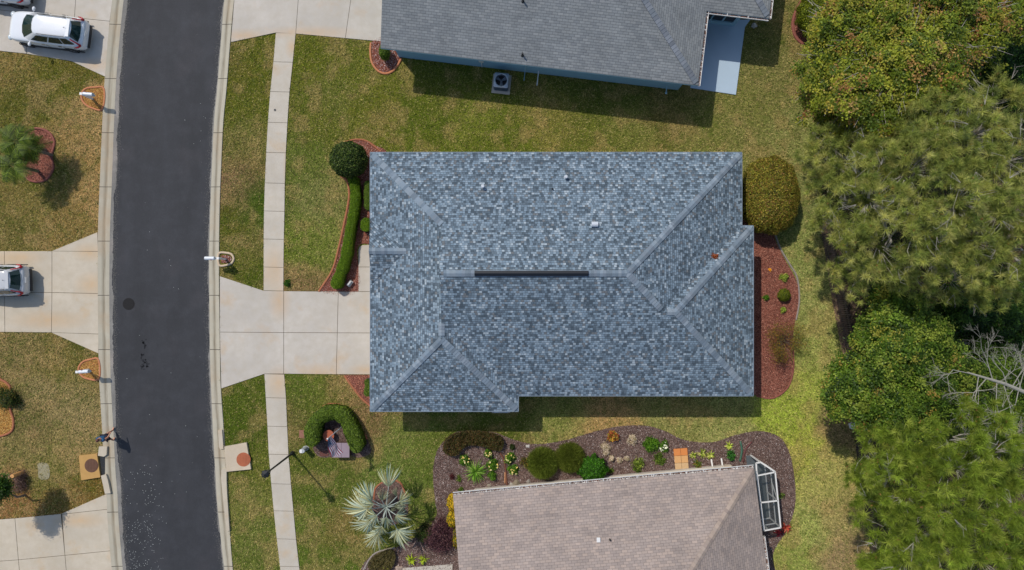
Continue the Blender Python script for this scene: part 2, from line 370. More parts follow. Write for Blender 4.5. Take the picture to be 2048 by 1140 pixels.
ANCH = np.array([(30,130,125,110,55),(100,150,95,95,30),(160,120,100,95,35),(190,230,150,128,75),(60,200,90,90,30),(150,300,140,118,65),(190,380,150,125,70),(60,420,115,105,50),(30,480,105,98,45),(130,450,125,108,55),(100,340,88,88,32),
(40,700,120,108,60),(120,720,115,105,50),(165,680,85,85,30),(100,800,130,118,70),(170,850,130,118,70),(60,900,120,112,60),(130,900,130,118,65),(130,1000,115,95,45),(180,990,105,88,35),(20,1000,130,100,55),(60,850,110,100,55),(90,940,108,105,48),
(500,110,95,98,28),(480,160,90,92,25),(500,200,95,98,30),(490,300,110,108,50),(465,360,124,100,68),(480,330,112,96,52),(505,395,58,84,12),(512,420,62,86,14),(460,440,85,88,25),(500,480,110,105,50),(480,540,95,95,35),(512,560,70,85,15),(470,800,75,88,22),(510,820,80,92,25),(500,780,85,95,30),(480,860,70,85,20),(520,930,95,100,35),(490,1000,110,112,50),(520,1080,100,108,45),(478,390,112,92,58),(450,120,110,100,50),
(620,110,95,100,28),(700,130,100,104,35),(680,200,100,104,40),(640,240,98,102,35),(740,230,98,102,30),(600,330,95,105,40),(640,400,115,118,60),(600,500,98,112,35),(640,480,112,120,50),(590,565,125,104,64),(610,780,85,98,32),(640,780,100,108,40),(690,770,138,115,70),(720,850,130,108,68),(740,830,115,95,60),(590,850,105,98,50),(600,940,90,98,35),(640,980,85,98,35),(640,1040,95,105,40),(682,1062,125,104,58),(700,1090,75,95,25),(800,880,105,115,50),(790,930,95,110,45),(850,900,100,110,45),(840,960,88,102,38),(610,1100,85,100,32),
(850,250,90,100,28),(950,240,105,112,38),(1100,240,115,112,48),(1250,270,110,112,50),(1400,260,110,112,52),(1000,290,90,100,28),(1200,290,100,105,38),(1350,230,105,98,48),(1500,220,115,115,55),(1540,150,118,115,60),(1560,280,122,125,65),(1500,290,118,118,60),(900,180,92,98,32),(1200,190,92,98,36),(1540,60,105,105,50),
(1590,400,120,125,68),(1620,500,130,138,72),(1630,600,140,145,78),(1640,700,142,148,75),(1630,780,145,155,65),(1570,830,140,155,55),(1600,900,150,158,60),(1650,950,150,148,78),(1620,1060,140,148,75),(1685,1100,135,118,78),(1590,1100,130,140,65),(1200,855,158,132,80),(1130,850,120,125,60),(1350,860,130,130,70),(1450,850,135,138,75),(900,845,92,102,38),(1000,845,88,96,34),(1680,850,128,112,72),(1670,1020,145,135,78)], float)
def lawn(px, py):
    """base colour of the turf (linear) at photo pixels, and how dry it is"""
    qx = px + 26 * (fbm(px / 22 + 3, py / 22) - .5) * 2; qy = py + 26 * (fbm(px / 22 + 40, py / 22 + 9) - .5) * 2
    tot = np.zeros(px.shape); acc = np.zeros(px.shape + (3,))
    for a in ANCH:
        d2 = (qx - a[0]) ** 2 + (qy - a[1]) ** 2
        wt = np.exp(-d2 / (2 * 24.0 ** 2)) + 2e-3 * np.exp(-d2 / (2 * 90.0 ** 2)) + 1e-7; tot += wt; acc += wt[..., None] * np.array(lin(a[2:5]))
    c = acc / tot[..., None]
    n1 = fbm(px / 11 + 7, py / 11 + 1, 4); n2 = fbm(px / 30, py / 30 + 50, 4)
    g = np.array(lin((70, 86, 18))); st = np.array(lin((150, 128, 78)))
    kg = np.clip((n1 - .52) * 2.4, 0, .4)[..., None]; ks = np.clip((n2 - .52) * 3.0, 0, .42)[..., None]
    c = c * (1 - kg) + g * kg; c = c * (1 - ks) + st * ks
    west = np.clip((230 - px) / 20, 0, 1)[..., None]; c = c * (1 + west * np.array((.08, .05, .14)))
    return 1.36 * c * (.9 + .2 * fbm(px / 4, py / 4, 2))[..., None] * np.array((1.04, 1.0, 1.12))
GL = 1.0

# ------------------------------------------------------------------ ground sheet
def axis(lo, hi, st, far):
    a = list(np.arange(lo, hi + st / 2, st)); o = [a[0] - 2, a[0] - 8, a[0] - 40, -far]; o2 = [a[-1] + 2, a[-1] + 8, a[-1] + 40, far]
    return np.array(o[::-1] + a + o2)
gx = axis(-33, 33, .13, 700); gy = axis(-19, 19, .13, 700)
X, Y = np.meshgrid(gx, gy); pxg = X / S + 1024; pyg = 570 - Y / S
gc = lawn(np.clip(pxg, -100, 2150), np.clip(pyg, -100, 1240)) * .88
nx, ny = len(gx), len(gy)
i0 = (np.arange(ny - 1)[:, None] * nx + np.arange(nx - 1)[None, :]).ravel()
me = bpy.data.meshes.new('ground'); V = np.stack([X.ravel(), Y.ravel(), np.zeros(nx * ny)], 1).astype(np.float32)
me.vertices.add(len(V)); me.vertices.foreach_set('co', V.ravel())
lp = np.stack([i0, i0 + 1, i0 + nx + 1, i0 + nx], 1).astype(np.int32)
me.loops.add(lp.size); me.loops.foreach_set('vertex_index', lp.ravel()); me.polygons.add(len(lp)); me.polygons.foreach_set('loop_start', np.arange(0, lp.size, 4, dtype=np.int32))
ca = me.color_attributes.new('Col', 'FLOAT_COLOR', 'POINT'); cc = np.ones((len(V), 4), np.float32); cc[:, :3] = gc.reshape(-1, 3); ca.data.foreach_set('color', cc.ravel())
def ground_mat():
    n = NT('turf_soil'); a = n.n('Attribute', attribute_name='Col').outputs[0]; o = n.coord()
    f = n.noise(o, 9, 4, .75); f2 = n.noise(o, 26, 3, .8)
    c = n.mix(1.0, a, n.ramp(f, [(.3, .62), (.7, 1.25)]), 'MULTIPLY'); c = n.mix(.9, c, n.ramp(f2, [(.3, .5), (.7, 1.4)]), 'MULTIPLY')
    n.col(c); n.b.inputs['Roughness'].default_value = .95; n.b.inputs['Specular IOR Level'].default_value = .1; n.bump(f2, .03, .7); return n.m
me.materials.append(ground_mat()); me.update(calc_edges=True)
ground = bpy.data.objects.new('ground', me); COL.objects.link(ground); tag(ground, kind='structure')

# grass blades
def blades(n):
    px = rng.uniform(-30, 1790, n); py = rng.uniform(-30, 1170, n)
    keep = np.ones(n, bool)
    for poly in NOGRASS:
        q = np.array(poly); b = (px > q[:, 0].min()) & (px < q[:, 0].max()) & (py > q[:, 1].min()) & (py < q[:, 1].max()) & keep
        idx = np.where(b)[0]
        if len(idx): keep[idx[inpoly(px[idx], py[idx], poly)]] = False
    px = px[keep]; py = py[keep]; m = len(px)
    c = lawn(px, py); hue = rng.random(m)[:, None]
    dry = np.array(lin((206, 184, 122))); grn = np.array(lin((84, 104, 26)))
    k = fbm(px / 3.2, py / 3.2, 2)[:, None]
    dryness = np.clip((c[:, 0:1] - .07) / .16, .1, 1)
    c = np.where(hue < .08 + .32 * dryness * (k > .47), c * .45 + dry * .55, c * 1.25)
    c = np.where(hue > .80, grn * .9, c); c = c * rng.uniform(.5, 1.5, (m, 1))
    base = np.stack([(px - 1024) * S, (570 - py) * S, np.zeros(m)], 1)
    th = rng.uniform(0, 2 * math.pi, m); L = rng.uniform(.06, .17, m); lean = rng.uniform(.5, 1.35, m); wd = rng.uniform(.009, .026, m)
    dr = np.stack([np.cos(th), np.sin(th), np.zeros(m)], 1); sd = np.stack([-np.sin(th), np.cos(th), np.zeros(m)], 1)
    tip = base + dr * (L * np.sin(lean))[:, None]; tip[:, 2] += L * np.cos(lean) * .8 + .01
    V = np.stack([base - sd * wd[:, None], base + sd * wd[:, None], tip], 1).reshape(-1, 3)
    o = mkn('grass', V, 3, M_BLADE, c); tag(o, 'short lawn grass with dry straw flecks between the houses', 'grass', kind='stuff')
blades(900000)

# ------------------------------------------------------------------ road and concrete
def strip(name, left, right, ys, zl, zr, mat, kind='structure'):
    V = []; F = []; uv = []; d_ = 0; prev = None
    for i, y in enumerate(ys):
        a = P(left[i], y); b = P(right[i], y); V += [(a.x, a.y, zl), (b.x, b.y, zr)]
    o = mk(name, V, [(2 * i, 2 * i + 2, 2 * i + 3, 2 * i + 1) for i in range(len(ys) - 1)], mat)
    return tag(o, kind=kind)
YS0 = YS; YF = np.arange(-60, 1216, 2.0); wob = lambda s, a: a * (fbm(YF / 40 + s, YF * 0 + s, 4) - .5) * 2 + rng.normal(size=len(YF)) * .5
wiF, eiF = np.interp(YF, YS, wi), np.interp(YF, YS, ei)
strip('road_base', wi, ei, YS, .010, .010, M_OLDASPH)
strip('road', wiF + 8 + wob(3, 4) - 3 * np.exp(-((YF - 870) / 60) ** 2), eiF - 2.4 + wob(8, 3), YF, .016, .016, M_ASPH)
def gutter(name, inner, outer):
    prof = [(0, .012), (.22, .022), (.5, .016), (.72, .04), (1.0, .062), (1.02, .0)]
    V = []; F = []; UV = []; dist = np.concatenate([[0], np.cumsum(np.diff(YS) * S)]); n = len(prof)
    for i, y in enumerate(YS):
        for u, z in prof:
            x = inner[i] + (outer[i] - inner[i]) * u; p = P(x, y); V.append((p.x, p.y, z))
    for i in range(len(YS) - 1):
        for j in range(n - 1):
            f = (i * n + j, i * n + j + 1, (i + 1) * n + j + 1, (i + 1) * n + j); F.append(f)
            UV += [(prof[j][0], dist[i]), (prof[j + 1][0], dist[i]), (prof[j + 1][0], dist[i + 1]), (prof[j][0], dist[i + 1])]
    return tag(mk(name, V, F, M_GUT, uv=UV), kind='structure')
gutter('gutter', wi, wo); gutter('gutter', ei, eo)
def inset(poly, dpx):
    n = len(poly); ar = sum(poly[i][0] * poly[(i + 1) % n][1] - poly[(i + 1) % n][0] * poly[i][1] for i in range(n)); sg = 1 if ar > 0 else -1; out = []
    for i in range(n):
        a, b, c = np.array(poly[i - 1], float), np.array(poly[i], float), np.array(poly[(i + 1) % n], float)
        e1 = (b - a) / np.linalg.norm(b - a); e2 = (c - b) / np.linalg.norm(c - b)
        n1 = np.array((-e1[1], e1[0])) * sg; n2 = np.array((-e2[1], e2[0])) * sg; m = n1 + n2; m /= max(np.dot(m, m) / 2, .3)
        out.append(tuple(b + m * dpx))
    return out
def slabs(name, outline, panels, mat, z=.05, gap=.45):
    b = MB(); b.prism([P(*q)[:2] for q in inset(outline, .5)], .0, z - .012, 1)
    for p in panels: b.prism([P(*q)[:2] for q in inset(p, gap)], .0, z, 0)
    return tag(b.build(name, [mat, M_JOINT]), kind='structure')
slabs('driveway', DRV_MAIN, [[(440, 552), (527, 581), (568, 582), (568, 665), (440, 664)], [(440, 664), (568, 665), (568, 747.5), (530, 747.5), (443, 777)],
    [(568, 582), (677, 583), (675, 665.5), (568, 665)], [(568, 665), (675, 665.5), (673, 748.5), (568, 747.5)], [(677, 583), (790, 583), (790, 666), (675, 665.5)], [(675, 665.5), (790, 666), (790, 749), (673, 748.5)]], M_CONC)
slabs('driveway', DRV_TOP, [[(480, -60), (469, 0), (462, 85), (552, 66), (592, 68), (597, 0), (601, -60)], [(601, -60), (597, 0), (592, 68), (691, 77), (702, 0), (711, -60)], [(711, -60), (702, 0), (691, 77), (790, 86), (790, -60)]], M_CONC)
slabs('driveway', DRV_TL, [[(236, -60), (226, 0), (220.5, 43), (150, 36), (156, -60)], [(220.5, 43), (211, 154), (144, 123), (54, 108), (54, 26), (150, 36)], [(156, -60), (150, 36), (54, 26), (-60, 14), (-60, -60)], [(54, 26), (54, 108), (-60, 96), (-60, 14)]], M_CONC)
slabs('driveway', DRV_ML, [[(105, 502), (196, 464), (197, 503)], [(105, 502), (197, 503), (197, 587), (105, 585)], [(105, 585), (197, 587), (198, 668), (104, 665)], [(104, 665), (198, 668), (198, 707)],
    [(10, 502), (105, 502), (105, 585), (10, 584)], [(10, 584), (105, 585), (104, 665), (11, 664)], [(-60, 502), (10, 502), (10, 584), (-60, 583)], [(-60, 583), (10, 584), (11, 664), (-60, 664)]], M_CONCW)
slabs('driveway', DRV_BL, [[(123, 1027), (214, 987), (216, 1018), (125, 1028)], [(125, 1028), (216, 1018), (222, 1101), (131, 1110)], [(31, 1036), (123, 1027), (131, 1110), (38, 1119)], [(-60, 1042), (31, 1036), (38, 1119), (-60, 1126)],
    [(131, 1110), (222, 1101), (234, 1215), (140, 1215)], [(38, 1119), (131, 1110), (140, 1215), (47, 1215)], [(-60, 1126), (38, 1119), (47, 1215), (-60, 1215)]], M_CONCW)
def walk(name, L, Rr, ys):
    l = np.array(spline(L, 4)); r = np.array(spline(Rr, 4)); out = []
    for a, b in zip(ys[:-1], ys[1:]):
        out.append([(np.interp(a, l[:, 1], l[:, 0]), a), (np.interp(a, r[:, 1], r[:, 0]), a + 1), (np.interp(b, r[:, 1], r[:, 0]), b + 1), (np.interp(b, l[:, 1], l[:, 0]), b)])
    return slabs(name, L + Rr[::-1], out, M_WALK, .048, .4)
walk('sidewalk', SW_N, SW_NR, [66, 124, 183.5, 245, 305, 366, 422, 478, 534, 581])
walk('sidewalk', SW_S, SW_SR, [747.5, 795, 852, 908, 967, 1021, 1077, 1132, 1190])
slabs('front_path', ENTRY, [[(717, 500), (719, 494), (725, 490), (745, 489), (790, 489), (790, 534), (717, 534)], [(717, 534), (790, 534), (790, 583), (717, 583)]], M_CONC, .046)
M_PATIO = simple('painted_blue_patio', A(176, 196, 212), .7, 0, .05, 1.5)
tag(MB().prism([P(*q)[:2] for q in PATIO], 0, .07).build('patio', M_PATIO), kind='structure')
# kerbs round the storm inlets
b = MB()
for q in ([(201, 892), (217, 892), (216, 908), (211, 912), (199, 910)], [(205, 950), (215, 947), (219, 960), (224, 985), (213, 986)]): b.prism([P(*t)[:2] for t in q], 0, .16)
tag(b.build('kerb', M_CONCW), kind='structure')
b = MB()
for q in ([(438, 859), (446, 859), (449, 897), (442, 897), (440, 893)], [(445, 938), (455, 935), (455, 960), (456, 985), (461, 1060), (455, 1060), (447, 985), (444, 955)]): b.prism([P(*t)[:2] for t in q], 0, .15)
tag(b.build('kerb', M_CONCW), kind='structure')

# ------------------------------------------------------------------ beds
def chips(name, poly, n, cols, size, mat=M_CHIP, z0=.04, hid=None, dens=None):
    q = np.array(poly); px = rng.uniform(q[:, 0].min(), q[:, 0].max(), n); py = rng.uniform(q[:, 1].min(), q[:, 1].max(), n)
    k = inpoly(px, py, poly); 
    if hid is not None: k &= ~inpoly(px, py, hid)
    px = px[k]; py = py[k]; m = len(px)
    c = np.array(cols)[rng.integers(0, len(cols), m)] * rng.uniform(.55, 1.35, (m, 1))
    cen = np.stack([(px - 1024) * S, (570 - py) * S, z0 + rng.uniform(0, .03, m)], 1)
    return cen, c
def quads(cen, nor, L, W, fold=0.0):
    m = len(cen); t = nrm(np.cross(nor, rdir(m))); bb = np.cross(nor, t)
    L = np.broadcast_to(L, (m,))[:, None] / 2; W = np.broadcast_to(W, (m,))[:, None] / 2
    return np.stack([cen - t * L, cen + bb * W + nor * L * fold, cen + t * L, cen - bb * W + nor * L * fold], 1).reshape(-1, 3)
def mulch_mat(name, cols):
    n = NT(name); o = n.coord(); v = n.n('TexVoronoi'); n.set(v.inputs['Vector'], n.vec(o, scale=(1, 1, .2))); v.inputs['Scale'].default_value = 22
    r = n.n('SeparateColor'); n.set(r.inputs[0], v.outputs['Color'])
    c = n.ramp(r.outputs[0], [(0, cols[0]), (.4, cols[1]), (.75, cols[2]), (1, cols[3])]); f = n.noise(o, .9, 3)
    c = n.mix(.6, c, n.ramp(f, [(.3, .7), (.7, 1.2)]), 'MULTIPLY'); n.col(c); n.b.inputs['Roughness'].default_value = .95; n.bump(v.outputs[0], .03); return n.m
RED = [A(92, 52, 42), A(128, 72, 58), A(152, 92, 74), A(176, 120, 100)]
BRN = [A(72, 56, 50), A(98, 76, 68), A(116, 92, 84), A(150, 128, 118)]
YEL = [A(130, 80, 30), A(170, 120, 55), A(190, 145, 70), A(205, 170, 100)]
M_RED = mulch_mat('red_mulch', RED); M_BRN = mulch_mat('brown_mulch', BRN); M_YEL = mulch_mat('orange_pebbles', YEL)
def bed(poly, mat, cols, dens, z=.035, extra=None, size=.06):
    o = MB().prism([P(*q)[:2] for q in poly], 0, z).build('mulch_bed', mat); tag(o, kind='structure')
    q = np.array(poly); area = (np.ptp(q[:, 0]) * np.ptp(q[:, 1])) * S * S
    pal = cols + ([extra] if extra else [])
    cen, c = chips('c', poly, int(area * dens), pal, size, z0=z)
    if len(cen):
        nor = nrm(rdir(len(cen)) * .55 + np.array((0, 0, 1)))
        oo = mkn('mulch_chips', quads(cen, nor, rng.uniform(.6, 1.6, len(cen)) * size, size * .4), 4, M_CHIP, c * np.where(rng.random((len(cen), 1)) < .08, 2.0, 1.0)); tag(oo, kind='stuff')
        return oo
LB = {}
def bedl(poly, mat, cols, dens, label, **k):
    o = bed(poly, mat, cols, dens, **k)
    if o: tag(o, label, 'mulch')
bedl(BED_FRONT, M_RED, RED, 420, 'red wood chips in the curved bed between hedge and front path', extra=A(205, 170, 155))
bedl(BED_TRI, M_RED, RED, 450, 'red wood chips in the small triangle bed below the driveway', extra=A(220, 150, 120))
bedl(BED_HORSE, M_BRN, BRN, 300, 'dark wood chips under the horseshoe hedge')
bedl(BED_PALM, M_BRN, BRN, 350, 'dark wood chips in the round bed under the silver palm', extra=A(170, 120, 110))
bedl(BED_S, M_BRN, BRN, 260, 'brown wood chips in the long wavy bed of the taupe roofed house', extra=A(196, 184, 178))
bedl(BED_E, M_RED, RED, 380, 'red wood chips in the bed behind the blue roofed house', extra=A(190, 140, 120))
bedl(BED_N1, M_RED, RED, 600, 'red and pale chips in the rounded bed at the blue wall corner', extra=A(220, 205, 200))
bedl(BED_N2, M_RED, RED, 350, 'red chips in the curved bed near the top edge by the trees')
bedl(BED_W1, M_RED, RED, 450, 'red chips in the peanut shaped bed across the road')
bedl(BED_W2, M_YEL, YEL, 450, 'orange chips in the bed cut by the left edge')
bedl(BED_MB1, M_YEL, YEL, 900, 'orange pebbles around the upper left mailbox', size=.05, extra=A(205, 120, 80))
bedl(inset(BED_MB2, 4), M_RED, RED, 900, 'red and white pebbles in the oval mailbox ring beside the kerb', size=.06, extra=A(230, 215, 205))
bedl(BED_MB3, M_YEL, YEL, 900, 'orange pebbles around the lower left mailbox', size=.05, extra=A(225, 150, 110))
def edging(pts, wpx, hgt, mat, label, close=False, brick=0):
    """a bed border: pts photo px; brick > 0 cuts it into separate bricks of that length"""
    pw = [P(*q) for q in pts]
    if close: pw.append(pw[0])
    b = MB(); ww = wpx * S / 2
    nr = []
    for i, p in enumerate(pw):
        t = (pw[min(i + 1, len(pw) - 1)] - pw[max(i - 1, 0)]).normalized(); nr.append(Vector((-t.y, t.x, 0)) * ww)
    V = []; F = []
    for p, n_ in zip(pw, nr):
        V += [p - n_, p - n_ * .8 + Vector((0, 0, hgt * .8)), p - n_ * .35 + Vector((0, 0, hgt)), p + n_ * .35 + Vector((0, 0, hgt)), p + n_ * .8 + Vector((0, 0, hgt * .8)), p + n_]
    for i in range(len(pw) - 1):
        for j in range(5): F.append((i * 6 + j, i * 6 + j + 1, i * 6 + j + 7, i * 6 + j + 6))
    b.add(V, F); o = b.build('bed_edging', mat); tag(o, label, 'edging'); return o
M_TERRA = simple('terracotta_edging', A(168, 104, 72), .9, 0, .25, 12); M_REDBR = simple('red_brick_edging', A(140, 82, 70), .9, 0, .25, 12)
M_PALE = simple('pale_edging', A(206, 184, 156), .9, 0, .15, 12); M_OR = simple('orange_edging', A(196, 128, 88), .9, 0, .2, 12)
M_GREYE = simple('grey_edging', A(150, 140, 132), .9, 0, .2, 12)
edging(spline([(681, 352), (694, 362), (698.5, 385), (697, 405), (690, 440), (679, 490), (665, 540), (638, 583)], 5), 4.5, .09, M_TERRA, 'terracotta concrete border curving along the long front hedge')
edging(spline([(690, 284), (712, 279), (735, 283), (762, 303)], 5), 3.5, .08, M_TERRA, 'short terracotta border arching above the round front shrub')
edging(spline([(689, 751), (704, 772), (722, 795), (741, 812)], 5), 4.5, .09, M_TERRA, 'diagonal terracotta border of the small triangle bed')
edging(spline([(640, 820), (650, 811), (668, 808), (688, 814), (706, 836), (735, 878)], 5), 4.5, .09, M_TERRA, 'terracotta border arching over the horseshoe hedge')
edging(spline([(742, 86), (741, 105), (744, 125), (755, 141), (770, 147.5), (785, 143), (796, 130), (803, 117)], 4), 4.5, .1, M_OR, 'orange rounded border of the bed at the blue wall corner')
edging(spline([(1610, -8), (1595, 15), (1585, 45), (1590, 72), (1606, 88), (1622, 85), (1632, 78)], 5), 6, .1, M_REDBR, 'red brick border hooking round the bed near the top edge')
edging(spline([(1550, 470), (1562, 500), (1580, 530), (1594, 556), (1598, 600), (1592, 640)], 5), 3.5, .08, M_GREYE, 'thin grey border curving beside the rear bed')
edging(spline([(1586, 700), (1586, 740), (1574, 776), (1545, 796), (1512, 792)], 5), 3.5, .08, M_REDBR, 'reddish border rounding the lower end of the rear bed')
edging(BED_W1, 4.5, .11, M_REDBR, 'red closed border of the peanut shaped bed across the road', close=True)
edging(BED_W2, 4.5, .11, M_TERRA, 'brown closed border of the bed cut by the left edge', close=True)
edging(closed(BED_MB1, 3), 4, .09, M_OR, 'orange border ring of the upper left mailbox bed', close=True)
edging(closed(BED_MB2, 3), 4.5, .1, M_PALE, 'pale oval border ring of the mailbox beside the driveway', close=True)
edging(closed(BED_MB3, 3), 4, .09, M_OR, 'orange border ring of the lower left mailbox bed', close=True)
edging(spline([(748, 1000), (752, 975), (776, 960), (800, 965), (812, 990)], 5), 3.5, .07, M_TERRA, 'brown border arc of the silver palm bed')
edging(spline([(724, 1145), (748, 1108), (790, 1095)], 5), 3.5, .07, M_GREYE, 'grey brown border arc at the bottom edge below the silver palm')
# floor of the wood
fl = MB().prism([P(*q)[:2] for q in WOODS], 0, .02).build('forest_floor', mulch_mat('leaf_litter', [A(48, 38, 30), A(74, 58, 46), A(96, 76, 60), A(124, 104, 84)])); tag(fl, kind='structure')
cen, c = chips('x', WOODS[:-2] + [(2100, 1215), (2100, -60)], 60000, [A(110, 86, 66), A(78, 60, 46), A(92, 96, 50), A(130, 110, 88)], .1, z0=.02)
tag(mkn('leaf_litter', quads(cen, nrm(rdir(len(cen)) * .5 + np.array((0, 0, 1))), rng.uniform(.05, .16, len(cen)), .05), 4, M_CHIP, c), 'brown fallen leaves on the floor of the wood', 'leaf litter', kind='stuff')
strp = [(1634, 440), (1646, 480), (1657, 560), (1668, 620), (1681, 690), (1694, 745)]
sp = spline(strp, 5); sh = [(x + 20, y) for x, y in sp][::-1]
tag(MB().prism([P(*q)[:2] for q in sp + sh], 0, .028).build('dirt_path', simple('bare_dirt', A(128, 100, 84), .95, 0, .3, 5)), kind='structure')
exec_after = []

# ------------------------------------------------------------------ houses
def G(gx_, gy_, z): return Vector((gx_ * S, gy_ * S, z))     # ground pixels from the picture centre, y up
PITCH = .36; ZE = 2.85
def roof_plane(b, pts, e0, e1):
    """one roof plane; u along the eave e0->e1, v up the slope"""
    e = (Vector(e1) - Vector(e0)).normalized(); nrm_ = None; c = Vector(pts[1]) - Vector(pts[0])
    for i in range(2, len(pts)):
        nn = c.cross(Vector(pts[i]) - Vector(pts[0]))
        if nn.length > 1e-5: nrm_ = nn.normalized(); break
    if nrm_.z < 0: pts = pts[::-1]; nrm_ = -nrm_
    up = nrm_.cross(e).normalized()
    if up.z < 0: up = -up
    o = len(b['V']); b['V'] += [Vector(p) for p in pts]; b['F'].append(tuple(range(o, o + len(pts)))); b['M'].append(0)
    b['UV'] += [((Vector(p) - Vector(e0)).dot(e) + 50, (Vector(p) - Vector(e0)).dot(up) + 10) for p in pts]
def build_roof(parent, planes, mat, name='roof'):
    b = dict(V=[], F=[], M=[], UV=[])
    for pts, e0, e1 in planes: roof_plane(b, pts, e0, e1)
    return mk(name, b['V'], b['F'], mat, parent, uv=b['UV'])
def fascia(parent, ring, mat, name='fascia', h=.17, out=.0, soffit=True, wall=None, zs=None):
    """ring: eave corners (world, z at eave). boards hang below the shingle edge, the soffit closes the underside"""
    b = MB(); n = len(ring); z = ring[0].z
    r2 = [Vector((p.x, p.y, z - .012)) for p in ring]
    V = r2 + [Vector((p.x, p.y, z - h)) for p in ring]
    b.add(V, [(i, (i + 1) % n, n + (i + 1) % n, n + i) for i in range(n)])
    if soffit: b.add([Vector((p.x, p.y, z - h + .01)) for p in ring], [tuple(range(n))])
    return b.build(name, mat, parent)
def caps(parent, segs, cols, width=.34, step=.16, name='ridge_caps'):
    """overlapping cap shingles folded over hips and ridges: (low point, high point, drop across)"""
    for a, c, kdrop in segs:
        V = []; C = []
        a = Vector(a); c = Vector(c); t = (c - a).normalized(); a = a + t * (.2 if kdrop < .4 else 0); L = (c - a).length; s_ = Vector((-t.y, t.x, 0)).normalized() * width / 2
        dz = Vector((0, 0, -kdrop * width / 2)); n = max(1, int(L / step))
        for i in range(n):
            p = a + t * (L * i / n); q = a + t * (L * min((i + 1.45), n) / n)
            z0 = Vector((0, 0, .052)); z1 = Vector((0, 0, .03)); col = cols[rng.integers(0, len(cols))]; f = rng.uniform(.9, 1.1)
            V += [p - s_ + dz + z0, p + z0, q + z1, q - s_ + dz + z1, p + z0, p + s_ + dz + z0, q + s_ + dz + z1, q + z1]
            V += [p - s_ + dz + z0, p - s_ + dz, p + Vector((0, 0, .0)), p + z0, p + z0, p, p + s_ + dz, p + s_ + dz + z0]
            C += [np.array(col) * f] * 4
        mkn(name, np.array([tuple(v) for v in V]), 4, M_CAP, np.array(C), parent)
M_CAP = attr_mat('cap_shingle', .9, 0, .35, 40)
M_WHITE = simple('white_trim', A(232, 230, 226), .5, 0, .04)
M_WALLM = simple('pale_stucco', A(205, 200, 190), .85, 0, .06)
M_WALLB = simple('blue_stucco', A(122, 166, 190), .85, 0, .07, 3)
M_BLUETRIM = simple('blue_trim', A(150, 190, 208), .6, 0, .05)
M_DARKM = simple('dark_metal', A(30, 34, 40), .45, .3)
M_GREYM = simple('grey_metal', A(205, 210, 216), .4, .1)
M_PIPE = simple('pvc', A(225, 225, 225), .4)
M_BLACK = simple('black_plastic', (.015, .016, .018), .5)

# --- the blue-grey roofed house in the middle
hx = 449.4
loc = G(90, 6, 0)
house = empty('house', loc, 'house with the mottled blue and grey shingle roof in the middle of the picture', 'house')
def mz(run): return ZE + PITCH * run * S
g = lambda x, y, run=0: G(x, y, mz(run))
a_, b_, c_, d_ = g(-264, 247), g(428, 247), g(428, 110.5), g(hx, 110.5)
e_, f_, gg_, h_ = g(hx, -206.5), g(12, -206.5), g(12, -235.4), g(-264, -235.4)
RE, RW = g(201.25, 20.25, 226.75), g(-126, 20.25, 226.75)
P1, P2, P3 = g(-126, 109, 138), g(-126, -68.5, 138), g(-126, -97.4, 138)
Q1, Q2 = g(290.9, -48, 158.5), g(269.5, -48, 158.5)
rk = 5
RWo = g(-126 - rk, 20.25, 226.75); P1o = g(-126 - rk, 109, 138); P2o = g(-126 - rk, -68.5, 138)
planes = [([a_, b_, RE, RW, P1], a_, b_), ([a_, P1, P2, P3, h_], h_, a_), ([h_, gg_, P3], h_, gg_), ([gg_, f_, P2, P3], gg_, f_),
          ([f_, e_, Q1, Q2, RE, RW, P2], f_, e_), ([b_, c_, Q2, RE], b_, c_), ([c_, d_, Q1, Q2], c_, d_), ([d_, e_, Q1], d_, e_)]
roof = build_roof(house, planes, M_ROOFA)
b = MB(); b.add([P1, RW, P2], [(0, 1, 2)]); b.build('gable', M_WALLM, house)
# entry gable over the front door
ex, ey, hw = -261, 62, 62
za = ZE + PITCH * 1.15 * hw * S; run = 1.15 * hw
en_n, en_s, en_a, en_b = G(-264, ey + hw, ZE + .03), G(-264, ey - hw, ZE + .03), G(ex, ey, za), G(-264 + run, ey, za)
en_n2, en_s2 = G(ex, ey + hw, ZE + .03), G(ex, ey - hw, ZE + .03)
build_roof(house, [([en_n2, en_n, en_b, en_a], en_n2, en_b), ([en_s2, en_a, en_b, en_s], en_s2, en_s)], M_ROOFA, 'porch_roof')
b = MB(); b.add([en_n2 + Vector((.12, 0, -.1)), en_s2 + Vector((.12, 0, -.1)), en_a + Vector((.12, 0, -.08))], [(0, 1, 2)]); b.build('porch_gable', M_WALLM, house)
for y_ in (ey - 45, ey + 45): MB().box(G(-256, y_, 1.4), (.3, .3, 2.8)).build('porch_post', M_WHITE, house)
fascia(house, [a_, b_, c_, d_, e_, f_, gg_, h_], M_WHITE)
def drip(parent, ring, mat, closed_=True):
    b = MB(); n = len(ring)
    for i in range(n if closed_ else n - 1): p, q = ring[i], ring[(i + 1) % n]; t = (q - p).normalized(); b.bar(p - t * .01 - Vector((0, 0, .012)), q + t * .01 - Vector((0, 0, .012)), .035, .03)
    b.build('drip_edge', mat, parent)
drip(house, [a_, b_, c_, d_, e_, f_, gg_, h_], simple('drip_edge_metal', A(134, 148, 162), .6))
cc_ = [A(132, 148, 162), A(142, 157, 170), A(120, 135, 149), A(150, 163, 174), A(134, 146, 158), A(126, 140, 152)]
hd = PITCH * .7071; rd = PITCH
caps(house, [(a_, P1, hd), (b_, RE, hd), (h_, P3, hd), (gg_, P3, hd), (d_, Q1, hd), (e_, Q1, hd), (Q2, RE, hd), (RW, RE, rd), (P3, P2, rd), (Q2, Q1, rd), (en_a, en_b, .44)], cc_)
b = MB()
